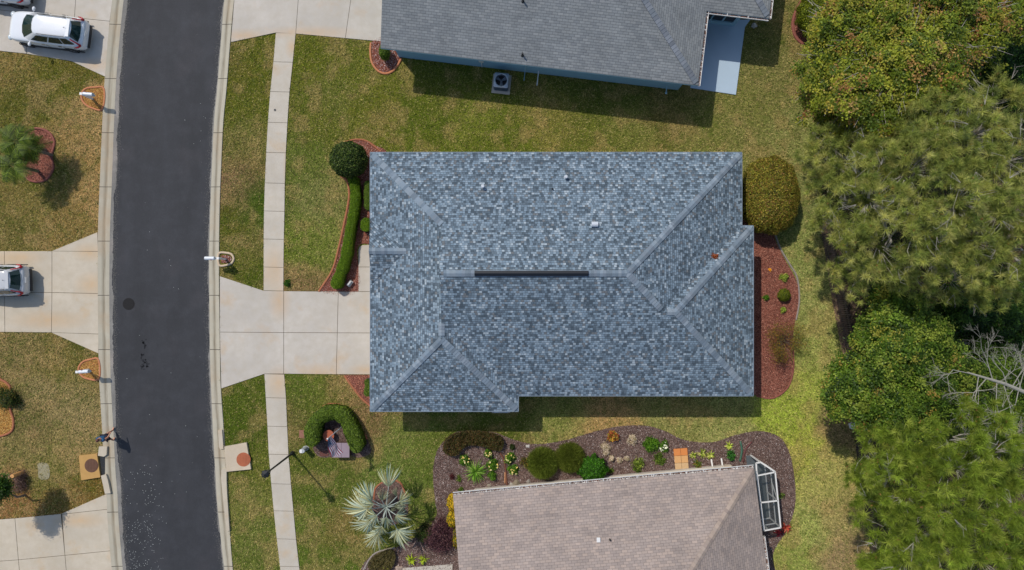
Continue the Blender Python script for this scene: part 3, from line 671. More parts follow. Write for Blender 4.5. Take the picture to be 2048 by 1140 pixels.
for x0, x1, y0, y1 in ((-248, 412, -190, 230), (412, 433, -190, 95), (-248, -2, -219, -190)): b.prism([G(x0, y0, 0)[:2], G(x1, y0, 0)[:2], G(x1, y1, 0)[:2], G(x0, y1, 0)[:2]], 0, ZE - .1)
b.build('wall', M_WALLM, house)
# garage door, front door, windows on faces the camera does not see
b = MB().box(G(-249, -120, 1.1), (.06, 4.6, 2.2)); gd = b.build('garage_door', M_WHITE, house)
b = MB().box(G(-249, 62, 1.05), (.06, 1.0, 2.1)); b.build('front_door', simple('dark_door', A(90, 60, 50)), house)
def window(parent, c, sx, sy, sz):
    f = MB().box(c, (sx, sy, sz)).build('window', M_WHITE, parent)
    MB().box(c, (sx + .03 if sx < sy else sx - .12, sy + .03 if sy < sx else sy - .12, sz - .12)).build('pane', simple('window_glass', (.03, .045, .06), .05, 0), f)
for y_ in (160, 200): window(house, G(-249, y_, 1.5), .06, 1.1, 1.3)
for x_ in (150, 250, 350): window(house, G(x_, -191, 1.5), 1.4, .06, 1.1)
for y_ in (20, -60, -140): window(house, G(434, y_, 1.4), .06, 1.4, 1.3)
# ridge vent
zr = mz(226.75); x0, x1 = -65, 133
rv = MB()
for s_ in (-1, 1):
    rv.add([G(x0, 20.25, zr + .12), G(x1, 20.25, zr + .12), G(x1, 20.25 + s_ * 4.6, zr + .065), G(x0, 20.25 + s_ * 4.6, zr + .065), G(x0, 20.25 + s_ * 4.6, zr - .06), G(x1, 20.25 + s_ * 4.6, zr - .06)], [(0, 1, 2, 3), (3, 2, 5, 4)])
for xe in (x0, x1): rv.add([G(xe, 20.25, zr + .12), G(xe, 24.85, zr + .065), G(xe, 24.85, zr - .06), G(xe, 15.65, zr - .06), G(xe, 15.65, zr + .065)], [(0, 1, 2, 3, 4)])
rv.build('ridge_vent', M_DARKM, house)
def roof_z_n(gy_): return ZE + PITCH * (247 - gy_) * S
def onroof(px, py, zf):
    z = 4.0
    for _ in range(6):
        k = (H - z) / H; z = zf((px - 1024) * k, (570 - py) * k)
    k = (H - z) / H
    return Vector(((px - 1024) * k * S, (570 - py) * k * S, z))
zN = lambda x, y: ZE + PITCH * (247 - y) * S
def stack(parent, px, py, zf, r, h, mat, cap=False, name='vent_pipe'):
    p = onroof(px, py, zf); b = MB().cyl(p + Vector((0, 0, -.1)), r * 1.9, .13, 20, r2=r * 1.25).cyl(p, r, h, 20)
    if cap: b.cyl(p + Vector((0, 0, h)), r * 1.35, .05, 20, r2=r * 1.0)
    return b.build(name, mat, parent)
stack(house, 966, 374, zN, .075, .32, M_GREYM, True); stack(house, 1131.5, 355, zN, .075, .28, M_GREYM, True)
stack(house, 1105, 378, zN, .04, .18, M_DARKM)
p = onroof(1189, 449, zN)
b = MB(); n = 12
for j in range(n):
    a0, a1 = math.pi * j / n, math.pi * (j + 1) / n
    b.add([p + Vector((x_, math.cos(t) * .15, .1 + math.sin(t) * .15)) for x_ in (-.17, .17) for t in (a0, a1)], [(0, 1, 3, 2)])
for x_ in (-.17, .17): b.add([p + Vector((x_, math.cos(math.pi * j / n) * .15, .1 + math.sin(math.pi * j / n) * .15)) for j in range(n + 1)] + [p + Vector((x_, -.15, -.1)), p + Vector((x_, .15, -.1))], [tuple(range(n + 3))])
b.build('exhaust_hood', M_GREYM, house)
p = onroof(1072, 784, lambda x, y: ZE + PITCH * (y + 206.5) * S); MB().cyl(p, .03, .2, 12).build('vent_pipe', M_DARKM, house)
# fallen leaf clump on the roof
p = onroof(1429, 513, lambda x, y: ZE + PITCH * (428 - x) * S); m = 90
cen = np.array(p) + rng.normal(size=(m, 3)) * (.09, .09, 0) + np.array((0, 0, 1)) * rng.uniform(.03, .09, m)[:, None]
tag(mkn('fallen_leaves', quads(cen, nrm(rdir(m) + (0, 0, 1)), .12, .07), 4, M_LEAF, np.array(A(186, 104, 62)) * rng.uniform(.5, 1.2, (m, 1))), 'small rusty pile of fallen leaves in the roof valley', 'leaf pile')

# --- rotated houses: local frame with origin at a roof corner
class Frame:
    def __init__(s, o, xdir, ydir=None): s.o = Vector(o); s.x = Vector((xdir[0], xdir[1], 0)).normalized(); s.y = Vector((-s.x.y, s.x.x, 0)) if ydir is None else Vector((*ydir, 0)).normalized()
    def __call__(s, u, v, z): return Vector((s.o.x, s.o.y, 0)) + s.x * u + s.y * v + Vector((0, 0, z))
# north house: origin at its south-east eave corner; x runs west along the eave, y is flipped to run north
o = P(1396, 171, ZE); w_ = P(761, 96, ZE); F1 = Frame(o, (w_ - o)[:2]); LW = (w_ - o).length
fn = lambda u, v, z=ZE: F1(u, -v, z)
nh = empty('house', fn(9, 6, 0), 'pale blue walled house with the plain grey shingle roof at the top edge', 'house')
D2 = 13.0; pz = .417; hr = D2 / 2; rzn = ZE + pz * hr
SE, SWc, NWc, NE = fn(0, 0), fn(LW, 0), fn(LW, D2), fn(0, D2); RWn, REn = fn(LW, hr, rzn), fn(hr, hr, rzn)
# east wing
o2 = P(1413, 22, ZE); v0 = -(o2 - o).dot(F1.y); e2 = P(1538, 38, ZE); wl = -(e2 - o).dot(F1.x); vw = 6.2
hw2 = vw / 2; Wa, Wb, Wc, Wd = fn(0, v0), fn(-wl, v0), fn(-wl, v0 + vw), fn(0, v0 + vw); wz = ZE + pz * hw2
Wr1, Wr2 = fn(-wl + hw2, v0 + hw2, wz), fn(hw2, v0 + hw2, wz)
pl = [([SE, SWc, RWn, REn], SE, SWc), ([SE, REn, NE], SE, NE), ([NE, REn, RWn, NWc], NE, NWc),
      ([Wa + Vector((0, 0, .004)), Wb, Wr1, Wr2], Wa, Wb), ([Wb, Wc, Wr1], Wb, Wc), ([Wd, Wr2, Wr1, Wc], Wd, Wc)]
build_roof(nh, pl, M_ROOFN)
fascia(nh, [SE, SWc, NWc, NE, Wd, Wc, Wb, Wa], M_BLUETRIM, h=.15)
gcol = [A(134, 142, 150), A(146, 152, 160), A(126, 132, 140)]
hn, rn = pz * .72, pz * 1.0
caps(nh, [(SE, REn, hn), (Wb, Wr1, hn), (Wc, Wr1, hn), (REn, RWn, rn), (Wr2, Wr1, rn)], gcol, .34, .2)
wi_ = .5
b = MB(); b.prism([fn(wi_, wi_)[:2], fn(LW - wi_, wi_)[:2], fn(LW - wi_, D2 - wi_)[:2], fn(wi_, D2 - wi_)[:2]], 0, ZE - .13); b.add([fn(LW - .3, .3, ZE - .13), fn(LW - .3, D2 - .3, ZE - .13), fn(LW - .3, hr, rzn - .15)], [(0, 1, 2)]); b.build('wall', M_WALLB, nh)
def gutter_run(parent, a, b2, wd=.12, hgt=.11, debris=None, hangers=0, mat=None):
    a = Vector(a); b2 = Vector(b2); t = (b2 - a).normalized(); s_ = Vector((t.y, -t.x, 0)); m = MB()
    z = Vector((0, 0, 1))
    # outer lip, floor
    m.bar(a + s_ * wd - z * .03, b2 + s_ * wd - z * .03, .02, .05); m.bar(a + s_ * wd - z * .08, b2 + s_ * wd - z * .08, .012, .06); m.bar(a + s_ * wd / 2 - z * hgt, b2 + s_ * wd / 2 - z * hgt, wd, .012)
    n = int((b2 - a).length / .9)
    for i in range(1, n): q = a + t * (b2 - a).length * i / n; m.bar(q, q + s_ * wd, .03, .012)
    g_ = m.build('rain_gutter', mat or M_WHITE, parent)
    if debris:
        n = int((b2 - a).length * 90); k = rng.random(n)[:, None]; cen = np.array(a) + (np.array(b2) - np.array(a)) * k + np.array(s_) * rng.uniform(.01, wd - .015, (n, 1)) + np.array([0, 0, -.085]) + rng.uniform(0, .035, (n, 1)) * np.array([0, 0, 1])
        mkn('gutter_debris', quads(cen, nrm(rdir(n) * .6 + (0, 0, 1)), .07, .03), 4, M_CHIP, np.array(debris)[rng.integers(0, len(debris), n)] * rng.uniform(.5, 1.2, (n, 1)), g_)['kind'] = 'stuff'
DEB = [A(120, 72, 52), A(150, 96, 70), A(96, 62, 48), A(60, 44, 38)]
gutter_run(nh, SE, Wa, debris=DEB); gutter_run(nh, Wa, Wb, debris=DEB); gutter_run(nh, Wb, Wc, debris=DEB)
# lanai screens under the wing
def along(a, c, t): return a + (c - a) * t
M_SCREEN = simple('dark_insect_screen', (.02, .025, .03), .5)
sw0, sw1 = fn(-.1, v0 + .55, 0), fn(-wl + 1.2, v0 + .55, 0)
b = MB()
for t0, t1, z0, z1 in ((0, 1, 0, .5), (0, 1, 2.45, 2.72), (0, .04, .5, 2.45), (.3, .34, .5, 2.45), (.62, .66, .5, 2.45), (.93, 1, .5, 2.45)):
    p0, p1 = along(sw0, sw1, t0), along(sw0, sw1, t1); zc = (z0 + z1) / 2; b.bar(p0 + Vector((0, 0, zc)), p1 + Vector((0, 0, zc)), .14, z1 - z0)
b.bar(along(sw0, sw1, .04) + Vector((0, 0, 1.5)), along(sw0, sw1, .3) + Vector((0, 0, 1.5)), .1, .08)
sw2 = sw1 - F1.y * 5; b.bar(sw1 + Vector((0, 0, .25)), sw2 + Vector((0, 0, .25)), .14, .5); b.bar(sw1 + Vector((0, 0, 2.6)), sw2 + Vector((0, 0, 2.6)), .14, .25)
for q in (0, .5, 1): p0 = along(sw1, sw2, q); b.bar(p0, p0 + Vector((0, 0, 2.6)), .14, .14)
b.build('lanai_frame', M_BLUETRIM, nh)
b = MB(); p0, p1 = along(sw0, sw1, .04), along(sw0, sw1, .95); b.bar(p0 + Vector((0, 0, 1.5)), p1 + Vector((0, 0, 1.5)), .02, 1.9); b.bar(sw1 + Vector((0, 0, 1.5)), sw2 + Vector((0, 0, 1.5)), .02, 1.9); b.build('lanai_screen', M_SCREEN, nh)
zF = lambda x, y: ZE + pz * max(0, -(Vector((x * S, y * S, 0)) - Vector((o.x, o.y, 0))).dot(F1.y))
for q in ((1045, 110), (1046, 2)):
    p = onroof(*q, zF); MB().cyl(p + Vector((0, 0, -.05)), .12, .08, 16, r2=.06).cyl(p, .045, .33, 12).build('vent_pipe', M_BLACK, nh)
# bits on the blue wall
wl_pt = lambda u, z: fn(u, wi_ - .04, z)
b = MB().box(wl_pt(LW * .69, 1.3), (.28, .1, .42), math.atan2(F1.x.y, F1.x.x)); b.tube([wl_pt(LW * .69, 1.1), wl_pt(LW * .69, .1)], .025).build('meter_box', M_GREYM, nh)
b = MB(); b.tube([wl_pt(LW * .545, 2.4), wl_pt(LW * .545, .3), fn(LW * .545, -.1, .3)], .03); b.build('conduit', M_BLUETRIM, nh)
b = MB(); b.tube([fn(LW * .5, wi_, .5), fn(LW * .5, -.35, .45)], .03); b.build('drain_pipe', M_PIPE, nh)
b = MB(); b.tube([wl_pt(1.3, .7), fn(1.3, .1, .65)], .03); b.sphere(fn(1.3, .05, .65), .07, 6); b.build('hose_spigot', M_BLUETRIM, nh)

# --- taupe roofed house at the bottom: origin at its north-east eave corner
o3 = P(1508, 935, ZE); w3 = P(906, 990, ZE); F2 = Frame(o3, (w3 - o3)[:2], (.128, -1)); L3 = (w3 - o3).length
fs = lambda u, v, z=ZE: F2(u, v, z)
sh_ = empty('house', fs(9, 6, 0), 'house with the pinkish taupe shingle roof cut by the bottom edge', 'house')
D3 = 15.0; hr = D3 / 2; r3 = ZE + pz * hr
pl = [([fs(0, 0), fs(L3, 0), fs(L3, hr, r3), fs(hr, hr, r3)], fs(0, 0), fs(L3, 0)), ([fs(0, 0), fs(hr, hr, r3), fs(0, D3)], fs(0, 0), fs(0, D3)), ([fs(0, D3), fs(hr, hr, r3), fs(L3, hr, r3), fs(L3, D3)], fs(0, D3), fs(L3, D3))]
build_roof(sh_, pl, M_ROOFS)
fascia(sh_, [fs(0, 0), fs(L3, 0), fs(L3, D3), fs(0, D3)], M_WHITE, h=.16)
scol = [A(176, 160, 148), A(184, 166, 152), A(166, 150, 140)]
caps(sh_, [(fs(0, 0), fs(hr, hr, r3), hn), (fs(0, D3), fs(hr, hr, r3), hn), (fs(hr, hr, r3), fs(L3, hr, r3), rn)], scol, .34, .2)
b = MB(); b.prism([fs(.5, .64)[:2], fs(L3 - .4, .64)[:2], fs(L3 - .4, D3 - .5)[:2], fs(.5, D3 - .5)[:2]], 0, ZE - .15); b.add([fs(L3 - .3, .3, ZE - .15), fs(L3 - .3, D3 - .3, ZE - .15), fs(L3 - .3, hr, r3 - .2)], [(0, 1, 2)])
b.build('wall', M_WHITE, sh_)
gutter_run(sh_, fs(0, 0), fs(L3, 0), wd=.13, debris=DEB)
gutter_run(sh_, fs(0, D3), fs(0, 3.9), wd=.13, debris=DEB)
b = MB(); b.prism([fs(.5, .5)[:2], fs(L3 - 1.0, .56)[:2], fs(L3 - 1.0, .62)[:2], fs(.5, .62)[:2]], 0, .3); b.build('ledge', M_CONC, sh_)
zS = lambda x, y: ZE + pz * max(0, (Vector((x * S, y * S, 0)) - Vector((o3.x, o3.y, 0))).dot(F2.y))
p = onroof(1196, 1077, zS); MB().box(p + Vector((0, 0, .1)), (.16, .2, .24)).box(p + Vector((0, 0, .22)), (.2, .24, .03)).build('roof_vent', M_WHITE, sh_)
p = onroof(1219, 1077, zS); MB().cyl(p, .05, .28, 12).build('vent_pipe', M_BLACK, sh_)
# downspouts
b = MB()
for u_ in (1.0, 1.6): b.bar(fs(u_, -.06, 2.72), fs(u_, .55, 2.4), .08, .06); b.bar(fs(u_, .58, 2.4), fs(u_, .58, .15), .08, .06); b.bar(fs(u_, .58, .15), fs(u_, .1, .08), .08, .06)
b.build('downspout', M_WHITE, sh_)
# screened pool cage
cage = empty('screen_enclosure', P(1535, 990), 'white framed screen enclosure with dark mesh panels on the side of the taupe roofed house', 'screen enclosure')
n = NT('insect_mesh'); t = n.n('BsdfTransparent'); mx = n.n('MixShader'); mx.inputs[0].default_value = .38; n.col((.05, .065, .07)); n.b.inputs['Roughness'].default_value = .6
n.t.links.new(t.outputs[0], mx.inputs[1]); n.t.links.new(n.b.outputs[0], mx.inputs[2]); n.t.links.new(mx.outputs[0], n.t.nodes['Material Output'].inputs[0]); M_MESH = n.m
zt = 1.7
ct = [P(1512, 926, zt), P(1521, 924.5, zt), P(1550, 943.5, zt), P(1561, 1055, zt), P(1528, 1061, zt), P(1513, 943, zt)]
t1a, t1b = P(1515, 951, zt), P(1550, 944, zt); t2a, t2b = P(1521, 1005, zt), P(1555.5, 1001, zt)
b = MB(); rr = .075
for i in range(6): b.bar(ct[i], ct[(i + 1) % 6], rr, rr)
for i in (1, 2, 3): q = ct[i]; b.bar(q, Vector((q.x, q.y, .06)), rr, rr)
q = t2b; b.bar(q, Vector((q.x, q.y, .06)), rr, rr); q2 = P(1536, 1059.5, zt); b.bar(q2, Vector((q2.x, q2.y, .06)), rr, rr)
b.bar(t1a, t1b, rr, rr); b.bar(t2a, t2b, rr, rr)
for a1, a2 in ((ct[2], ct[3]),):
    for z_ in (.1, 1.0): b.bar(Vector((a1.x, a1.y, z_)), Vector((a2.x, a2.y, z_)), rr * .8, rr * .8)
for z_ in (.1, 1.0): b.bar(Vector((ct[3].x, ct[3].y, z_)), Vector((ct[4].x, ct[4].y, z_)), rr * .8, rr * .8); b.bar(Vector((ct[1].x, ct[1].y, z_)), Vector((ct[2].x, ct[2].y, z_)), rr * .8, rr * .8)
b.bar(t2b, Vector((along(ct[2], ct[3], .25).x, along(ct[2], ct[3], .25).y, 1.0)), rr * .7, rr * .7)
b.build('frame', M_WHITE, cage)
b = MB(); dz = Vector((0, 0, .03)); b.add([c + dz for c in ct], [(5, 4, 3, 2, 1, 0)]); b.build('roof_screen', M_MESH, cage)
b = MB()
for i, j in ((1, 2), (2, 3), (3, 4)): b.add([ct[i], ct[j], Vector((ct[j].x, ct[j].y, .1)), Vector((ct[i].x, ct[i].y, .1))], [(0, 1, 2, 3)])
b.build('side_screen', M_MESH, cage)
fl = [Vector((c.x, c.y, 0)) for c in ct]; tag(MB().prism([c[:2] for c in fl], 0, .06).build('patio', simple('grey_slab', A(84, 92, 96), .8)), kind='structure')

# ------------------------------------------------------------------ air conditioners
def ac_unit(px, py, rz, label):
    c = P(px, py); t = empty('air_conditioner', c, label, 'air conditioner', 'outdoor air conditioning units')
    MB().box(c + Vector((0, 0, .05)), (1.1, 1.15, .1), rz).build('base_slab', M_CONC, t)
    b = MB(); n = 32; sq = []
    for j in range(n):
        a = 2 * math.pi * j / n; e = .22; x = math.copysign(abs(math.cos(a)) ** e, math.cos(a)) * .42; y = math.copysign(abs(math.sin(a)) ** e, math.sin(a)) * .42; sq.append((x, y))
    M_ = Matrix.Rotation(rz, 3, 'Z')
    V = [c + M_ @ Vector((x, y, z)) for z in (.1, .85) for x, y in sq]; b.add(V, [(j, (j + 1) % n, n + (j + 1) % n, n + j) for j in range(n)])
    for k in range(14): z = .16 + k * .048; b.add([c + M_ @ Vector((x * s_, y * s_, z + dz_)) for s_, dz_ in ((1.0, 0), (1.03, .012)) for x, y in sq], [(j, (j + 1) % n, n + (j + 1) % n, n + j) for j in range(n)])
    b.build('casing', simple('ac_casing', A(140, 150, 158), .5, .3), t)
    b = MB(); V = [c + M_ @ Vector((x * 1.04, y * 1.04, .85)) for x, y in sq] + [c + Vector((math.cos(2 * math.pi * j / n) * .38, math.sin(2 * math.pi * j / n) * .38, .93)) for j in range(n)] + [c + Vector((math.cos(2 * math.pi * j / n) * .34, math.sin(2 * math.pi * j / n) * .34, .90)) for j in range(n)] + [c + Vector((math.cos(2 * math.pi * j / n) * .34, math.sin(2 * math.pi * j / n) * .34, .6)) for j in range(n)]
    b.add(V, [(k * n + j, k * n + (j + 1) % n, (k + 1) * n + (j + 1) % n, (k + 1) * n + j) for k in range(3) for j in range(n)]); b.build('top_ring', simple('ac_top', A(176, 184, 192), .5, .2), t)
    b = MB()
    for k in range(10):
        rr_ = .34 * (k + 1) / 10.5; pts = [c + Vector((math.cos(2 * math.pi * j / 24) * rr_, math.sin(2 * math.pi * j / 24) * rr_, .9)) for j in range(25)]; b.tube(pts, .0035, 4)
    for j in range(4): a = math.pi * j / 4; v = Vector((math.cos(a), math.sin(a), 0)) * .35; b.bar(c - v + Vector((0, 0, .905)), c + v + Vector((0, 0, .905)), .01, .008)
    b.build('grille', M_DARKM, t)
    b = MB().cyl(c + Vector((0, 0, .7)), .07, .1, 16); 
    for j in range(3):
        a = 2 * math.pi * j / 3 + .5; u = Vector((math.cos(a), math.sin(a), 0)); v = Vector((-u.y, u.x, 0)); q = c + Vector((0, 0, .76))
        b.add([q + u * .06 - v * .04, q + u * .31 - v * .12 - Vector((0, 0, .04)), q + u * .31 + v * .09 + Vector((0, 0, .03)), q + u * .06 + v * .05], [(0, 1, 2, 3)])
    b.build('fan', simple('fan_blade', A(150, 160, 172), .5, .2), t)
    MB().cyl(c + Vector((0, 0, .58)), .36, .02, 24).build('coil_floor', M_BLACK, t)
ac_unit(1003, 169, R(-6), 'square grey air conditioner with round fan grille beside the pale blue wall')
ac_unit(1002, 806, 0, 'grey air conditioner half hidden under the lower eave of the blue roofed house')

# ------------------------------------------------------------------ road furniture
b = MB().cyl(P(257.5, 608, .014), .36, .008, 28).cyl(P(257.5, 608, .014), .28, .016, 28)
tag(b.build('manhole_cover', simple('dark_iron', A(26, 24, 24), .9, 0)), 'round dark iron manhole cover set in the asphalt road', 'manhole cover')
def inlet(poly, c, mat, mlid, label, r):
    t = empty('storm_drain', P(*c), label, 'storm drain', 'concrete kerb inlets')
    MB().prism([P(*q)[:2] for q in poly], 0, .17).build('slab', mat, t)
    b = MB().cyl(P(*c, .171), r, .008, 32).cyl(P(*c, .175), r * .88, .012, 32)
    for k in range(-3, 4): hh = math.sqrt(max(0, (r * .8) ** 2 - (k * r * .22) ** 2)); p = P(*c, .19); b.bar(p + Vector((k * r * .22, -hh, 0)), p + Vector((k * r * .22, hh, 0)), .012, .006)
    b.build('lid', mlid, t)
inlet(INLET_W, (183, 931), simple('yellowed_concrete', A(190, 148, 86), .9, 0, .16, 3), simple('brown_iron', A(104, 72, 54), .8, .1, .2), 'ochre stained storm drain slab with brown round lid on the left kerb', .41)
inlet(INLET_E, (487, 919), concrete('inlet_concrete', A(206, 190, 166), False), simple('rusty_iron', A(172, 98, 66), .9, .0, .35, 3), 'pale storm drain slab with bright rusty lid between road and sidewalk', .42)
b = MB().prism([P(*q)[:2] for q in [(201, 912), (211, 912), (211, 948), (204, 950)]], 0, .066); tag(b.build('gutter_opening', M_BLACK), kind='structure')
b = MB().prism([P(*q)[:2] for q in spline([(78, 926), (88, 925), (97, 929), (100, 942), (98, 956), (88, 959), (78, 956), (77, 940), (75, 930)], 3)], 0, .03)
tag(b.build('concrete_cover', simple('worn_lid', A(158, 150, 122), .9, 0, .15, 6)), 'grey concrete utility lid flush in the dry grass', 'utility lid')
b = MB().cyl(P(550, 220, .048), .07, .012, 16); tag(b.build('valve_cap', M_DARKM), 'tiny round metal cap in the upper sidewalk', 'valve cap')

def mailbox(base, ang, label, h=1.15, armlen=.75):
    """white mailbox on a post; ang = world direction the box points from the post"""
    c = P(*base); u = Vector((math.cos(ang), math.sin(ang), 0)); v = Vector((-u.y, u.x, 0)); t = empty('mailbox', c, label, 'mailbox', 'white mailboxes on posts')
    b = MB().box(c + Vector((0, 0, h / 2)), (.11, .11, h), ang); b.box(c + Vector((0, 0, h + .01)), (.14, .14, .03), ang); b.build('post', M_WHITE, t)
    b = MB().bar(c + Vector((0, 0, h - .12)) - u * .1, c + Vector((0, 0, h - .12)) + u * armlen, .09, .07); b.bar(c + Vector((0, 0, h - .6)), c + Vector((0, 0, h - .16)) + u * .4, .06, .06); b.build('arm', M_WHITE, t)
    b = MB(); n = 10; z0 = h - .07; hw_, L0, L1 = .1, .18, .72; prof = [(-hw_, 0)] + [(-math.cos(math.pi * j / n) * hw_, .13 + math.sin(math.pi * j / n) * .1) for j in range(n + 1)] + [(hw_, 0)]
    V = [c + u * l + v * y + Vector((0, 0, z0 + z)) for l in (L0, L1) for y, z in prof]; m = len(prof); b.add(V, [(j, (j + 1) % m, m + (j + 1) % m, m + j) for j in range(m)] + [tuple(range(m)), tuple(range(2 * m - 1, m - 1, -1))])
    b.build('box', simple('mailbox_white', A(222, 226, 230), .35), t)
    V = [c + u * (L1 + .012) + v * y * .9 + Vector((0, 0, z0 + .01 + z * .95)) for y, z in prof]; MB().add(V, [tuple(range(m))]).build('door', M_GREYM, t)
    b = MB().bar(c + u * .35 + v * .115 + Vector((0, 0, z0 + .1)), c + u * .35 + v * .115 + Vector((0, 0, z0 + .28)), .02, .04); b.build('flag', simple('mail_flag', A(170, 50, 40)), t)
mailbox((186, 198), -.1, 'white mailbox over orange pebbles on the far side of the road, nearer the white car')
mailbox((178, 739), .06, 'white mailbox over orange pebbles on the far side of the road, nearer the walking person')
mailbox((452, 518), math.pi, 'white mailbox in an oval pebble ring at the kerb by the driveway', armlen=.55)

# street lamp
lb = P(585.5, 906); hl = 4.45
lamp = empty('street_lamp', lb, 'tall black street lamp leaning over the sidewalk beside the horseshoe hedge', 'street lamp')
MB().cyl(lb, .14, .35, 12, r2=.08).tube([lb + Vector((0, 0, .3)), lb + Vector((0, 0, hl - .35))], [.062, .045], 10).build('post', M_BLACK, lamp)
b = MB(); z = hl - .35; b.cyl(lb + Vector((0, 0, z - .05)), .11, .08, 12)
for j in range(4):
    a = math.pi / 4 + j * math.pi / 2; b.bar(lb + Vector((math.cos(a) * .12, math.sin(a) * .12, z)), lb + Vector((math.cos(a) * .2, math.sin(a) * .2, z + .42)), .03, .03)
b.cyl(lb + Vector((0, 0, z + .42)), .235, .06, 4); b.build('lantern_frame', M_BLACK, lamp)
b = MB(); V = []
for zz, r_ in ((.46, .25), (.52, .23), (.6, .1), (.64, .04)): V += [lb + Vector((math.cos(math.pi / 4 + j * math.pi / 2) * r_, math.sin(math.pi / 4 + j * math.pi / 2) * r_, z + zz)) for j in range(4)]
b.add(V, [(k * 4 + j, k * 4 + (j + 1) % 4, (k + 1) * 4 + (j + 1) % 4, (k + 1) * 4 + j) for k in range(3) for j in range(4)] + [(12, 13, 14, 15), (3, 2, 1, 0)]); b.sphere(lb + Vector((0, 0, z + .7)), .05, 6); b.build('cap', M_BLACK, lamp)
MB().cyl(lb + Vector((0, 0, z + .02)), .1, .4, 4, r2=.18).build('glass', simple('lamp_glass', A(150, 150, 140), .1), lamp)

# utility pedestal in the lawn
pb = P(612, 896); ped = empty('utility_pedestal', pb, 'short pale capsule shaped utility pedestal standing in the lawn', 'utility pedestal')
b = MB(); n = 20; V = []
for zz, s_ in ((0, 1), (.05, 1), (.05, .86), (.66, .82), (.72, .92), (.78, .9), (.8, .8)): V += [pb + Vector((math.cos(2 * math.pi * j / n) * .19 * s_, math.sin(2 * math.pi * j / n) * .14 * s_, zz)) for j in range(n)]
b.add(V, [(k * n + j, k * n + (j + 1) % n, (k + 1) * n + (j + 1) % n, (k + 1) * n + j) for k in range(6) for j in range(n)] + [tuple(6 * n + j for j in range(n))]); b.build('housing', simple('pedestal', A(176, 182, 184), .5), ped)
MB().box(pb + Vector((-.06, 0, .805)), (.14, .2, .02)).build('top_plate', M_WHITE, ped)

# flagpole and flag
fb = P(686.5, 851.5); hp = 3.45; top = fb + Vector((0, 0, hp))
fpole = empty('flagpole', fb, 'thin silver flagpole rising from the horseshoe hedge', 'flagpole')
MB().tube([fb, top], [.032, .022], 10).build('pole', M_GREYM, fpole); MB().sphere(top + Vector((0, 0, .04)), .05, 8).build('finial', M_WHITE, fpole)
def flag():
    nu, nv = 40, 27; V = []; F = []; MI = []
    tdir = Vector((.25, -.97, 0)).normalized(); sd = Vector((-tdir.y, tdir.x, 0))
    for j in range(nv + 1):
        for i in range(nu + 1):
            u = i / nu; v = j / nv          # u along the fly, v down the hoist
            spread = .12 + .5 * u; fan = (v - .5) * spread
            p = top + Vector((0, 0, -.05 - .55 * v * (1 - .35 * u) - .55 * u ** 1.2)) + tdir * (1.15 * u) + sd * (fan + .03 * math.sin(9 * u + 5 * v)) + tdir * .03 * math.sin(12 * v)
            V.append(p)
    for j in range(nv):
        for i in range(nu):
            F.append((j * (nu + 1) + i, (j + 1) * (nu + 1) + i, (j + 1) * (nu + 1) + i + 1, j * (nu + 1) + i + 1))
            s_ = int(j / nv * 13); u = i / nu
            if s_ < 7 and u < .4: MI.append(3 if (i % 4 == 2 and j % 3 == 1) else 2)
            else: MI.append(0 if s_ % 2 == 0 else 1)
    mats = [simple('flag_red', A(150, 52, 66), .8), simple('flag_white', A(226, 222, 226), .8), simple('flag_blue', A(46, 62, 104), .8), simple('flag_star', A(220, 224, 230), .8)]
    o = mk('flag', V, F, mats, None, True); o.data.polygons.foreach_set('material_index', MI); tag(o, 'flag with red and white stripes and a starred blue corner hanging from the silver pole', 'flag')
flag()
# bench-like box, bricks
bx_ = P(687, 896); t = empty('garden_box', bx_, 'low grey mauve topped box beside the flag inside the horseshoe hedge', 'garden box')
M_MAUVE = simple('mauve_panel', A(150, 132, 142), .6, 0, .08)
MB().box(bx_ + Vector((0, 0, .25)), (.92, .78, .5)).build('body', simple('brown_box', A(92, 70, 62), .8), t)
MB().box(bx_ + Vector((-.24, 0, .52)), (.47, .86, .05)).box(bx_ + Vector((.245, 0, .52)), (.47, .86, .05)).build('lid', M_MAUVE, t)
for q, s_, lab in (((604, 868), (.32, .46), 'single reddish paving slab in the lawn left of the horseshoe hedge'), ((648, 907), (.5, .3), 'dark red paving slab at the mouth of the horseshoe hedge')):
    tag(MB().box(P(*q, .03), (*s_, .06)).build('paving_slab', simple('red_paver', A(150, 104, 86) if q[0] < 620 else A(104, 62, 54), .9)), lab, 'paving slab')
pot = P(661, 868); MB
t = MB(); n = 20
t.cyl(pot, .22, .4, 24, r2=.3); t.cyl(pot + Vector((0, 0, .4)), .33, .05, 24, r2=.33)
tag(t.build('plant_pot', simple('terracotta', A(172, 92, 62), .8)), 'round terracotta pot in the hollow of the horseshoe hedge', 'plant pot')
# tile stepping pad
o_ = empty('stepping_pad', P(1362, 918), 'orange to cream square paved pad leading to the white wall', 'paved pad')
qs = [(1346, 897), (1374, 895), (1377, 939), (1350, 940)]
bl = lambda u, v: tuple(np.array(qs[0]) * (1 - u) * (1 - v) + np.array(qs[1]) * u * (1 - v) + np.array(qs[2]) * u * v + np.array(qs[3]) * (1 - u) * v)
pc = [A(214, 134, 72), A(214, 164, 108), A(206, 172, 128)]
for r_ in range(3):
    for c2 in range(2):
        q = [bl(c2 / 2, r_ / 3), bl((c2 + 1) / 2, r_ / 3), bl((c2 + 1) / 2, (r_ + 1) / 3), bl(c2 / 2, (r_ + 1) / 3)]
        MB().prism([P(*z_)[:2] for z_ in inset(q, .35)], 0, .09).build('paving_tile', simple('tile_%d' % r_, pc[r_], .85, 0, .1), o_)
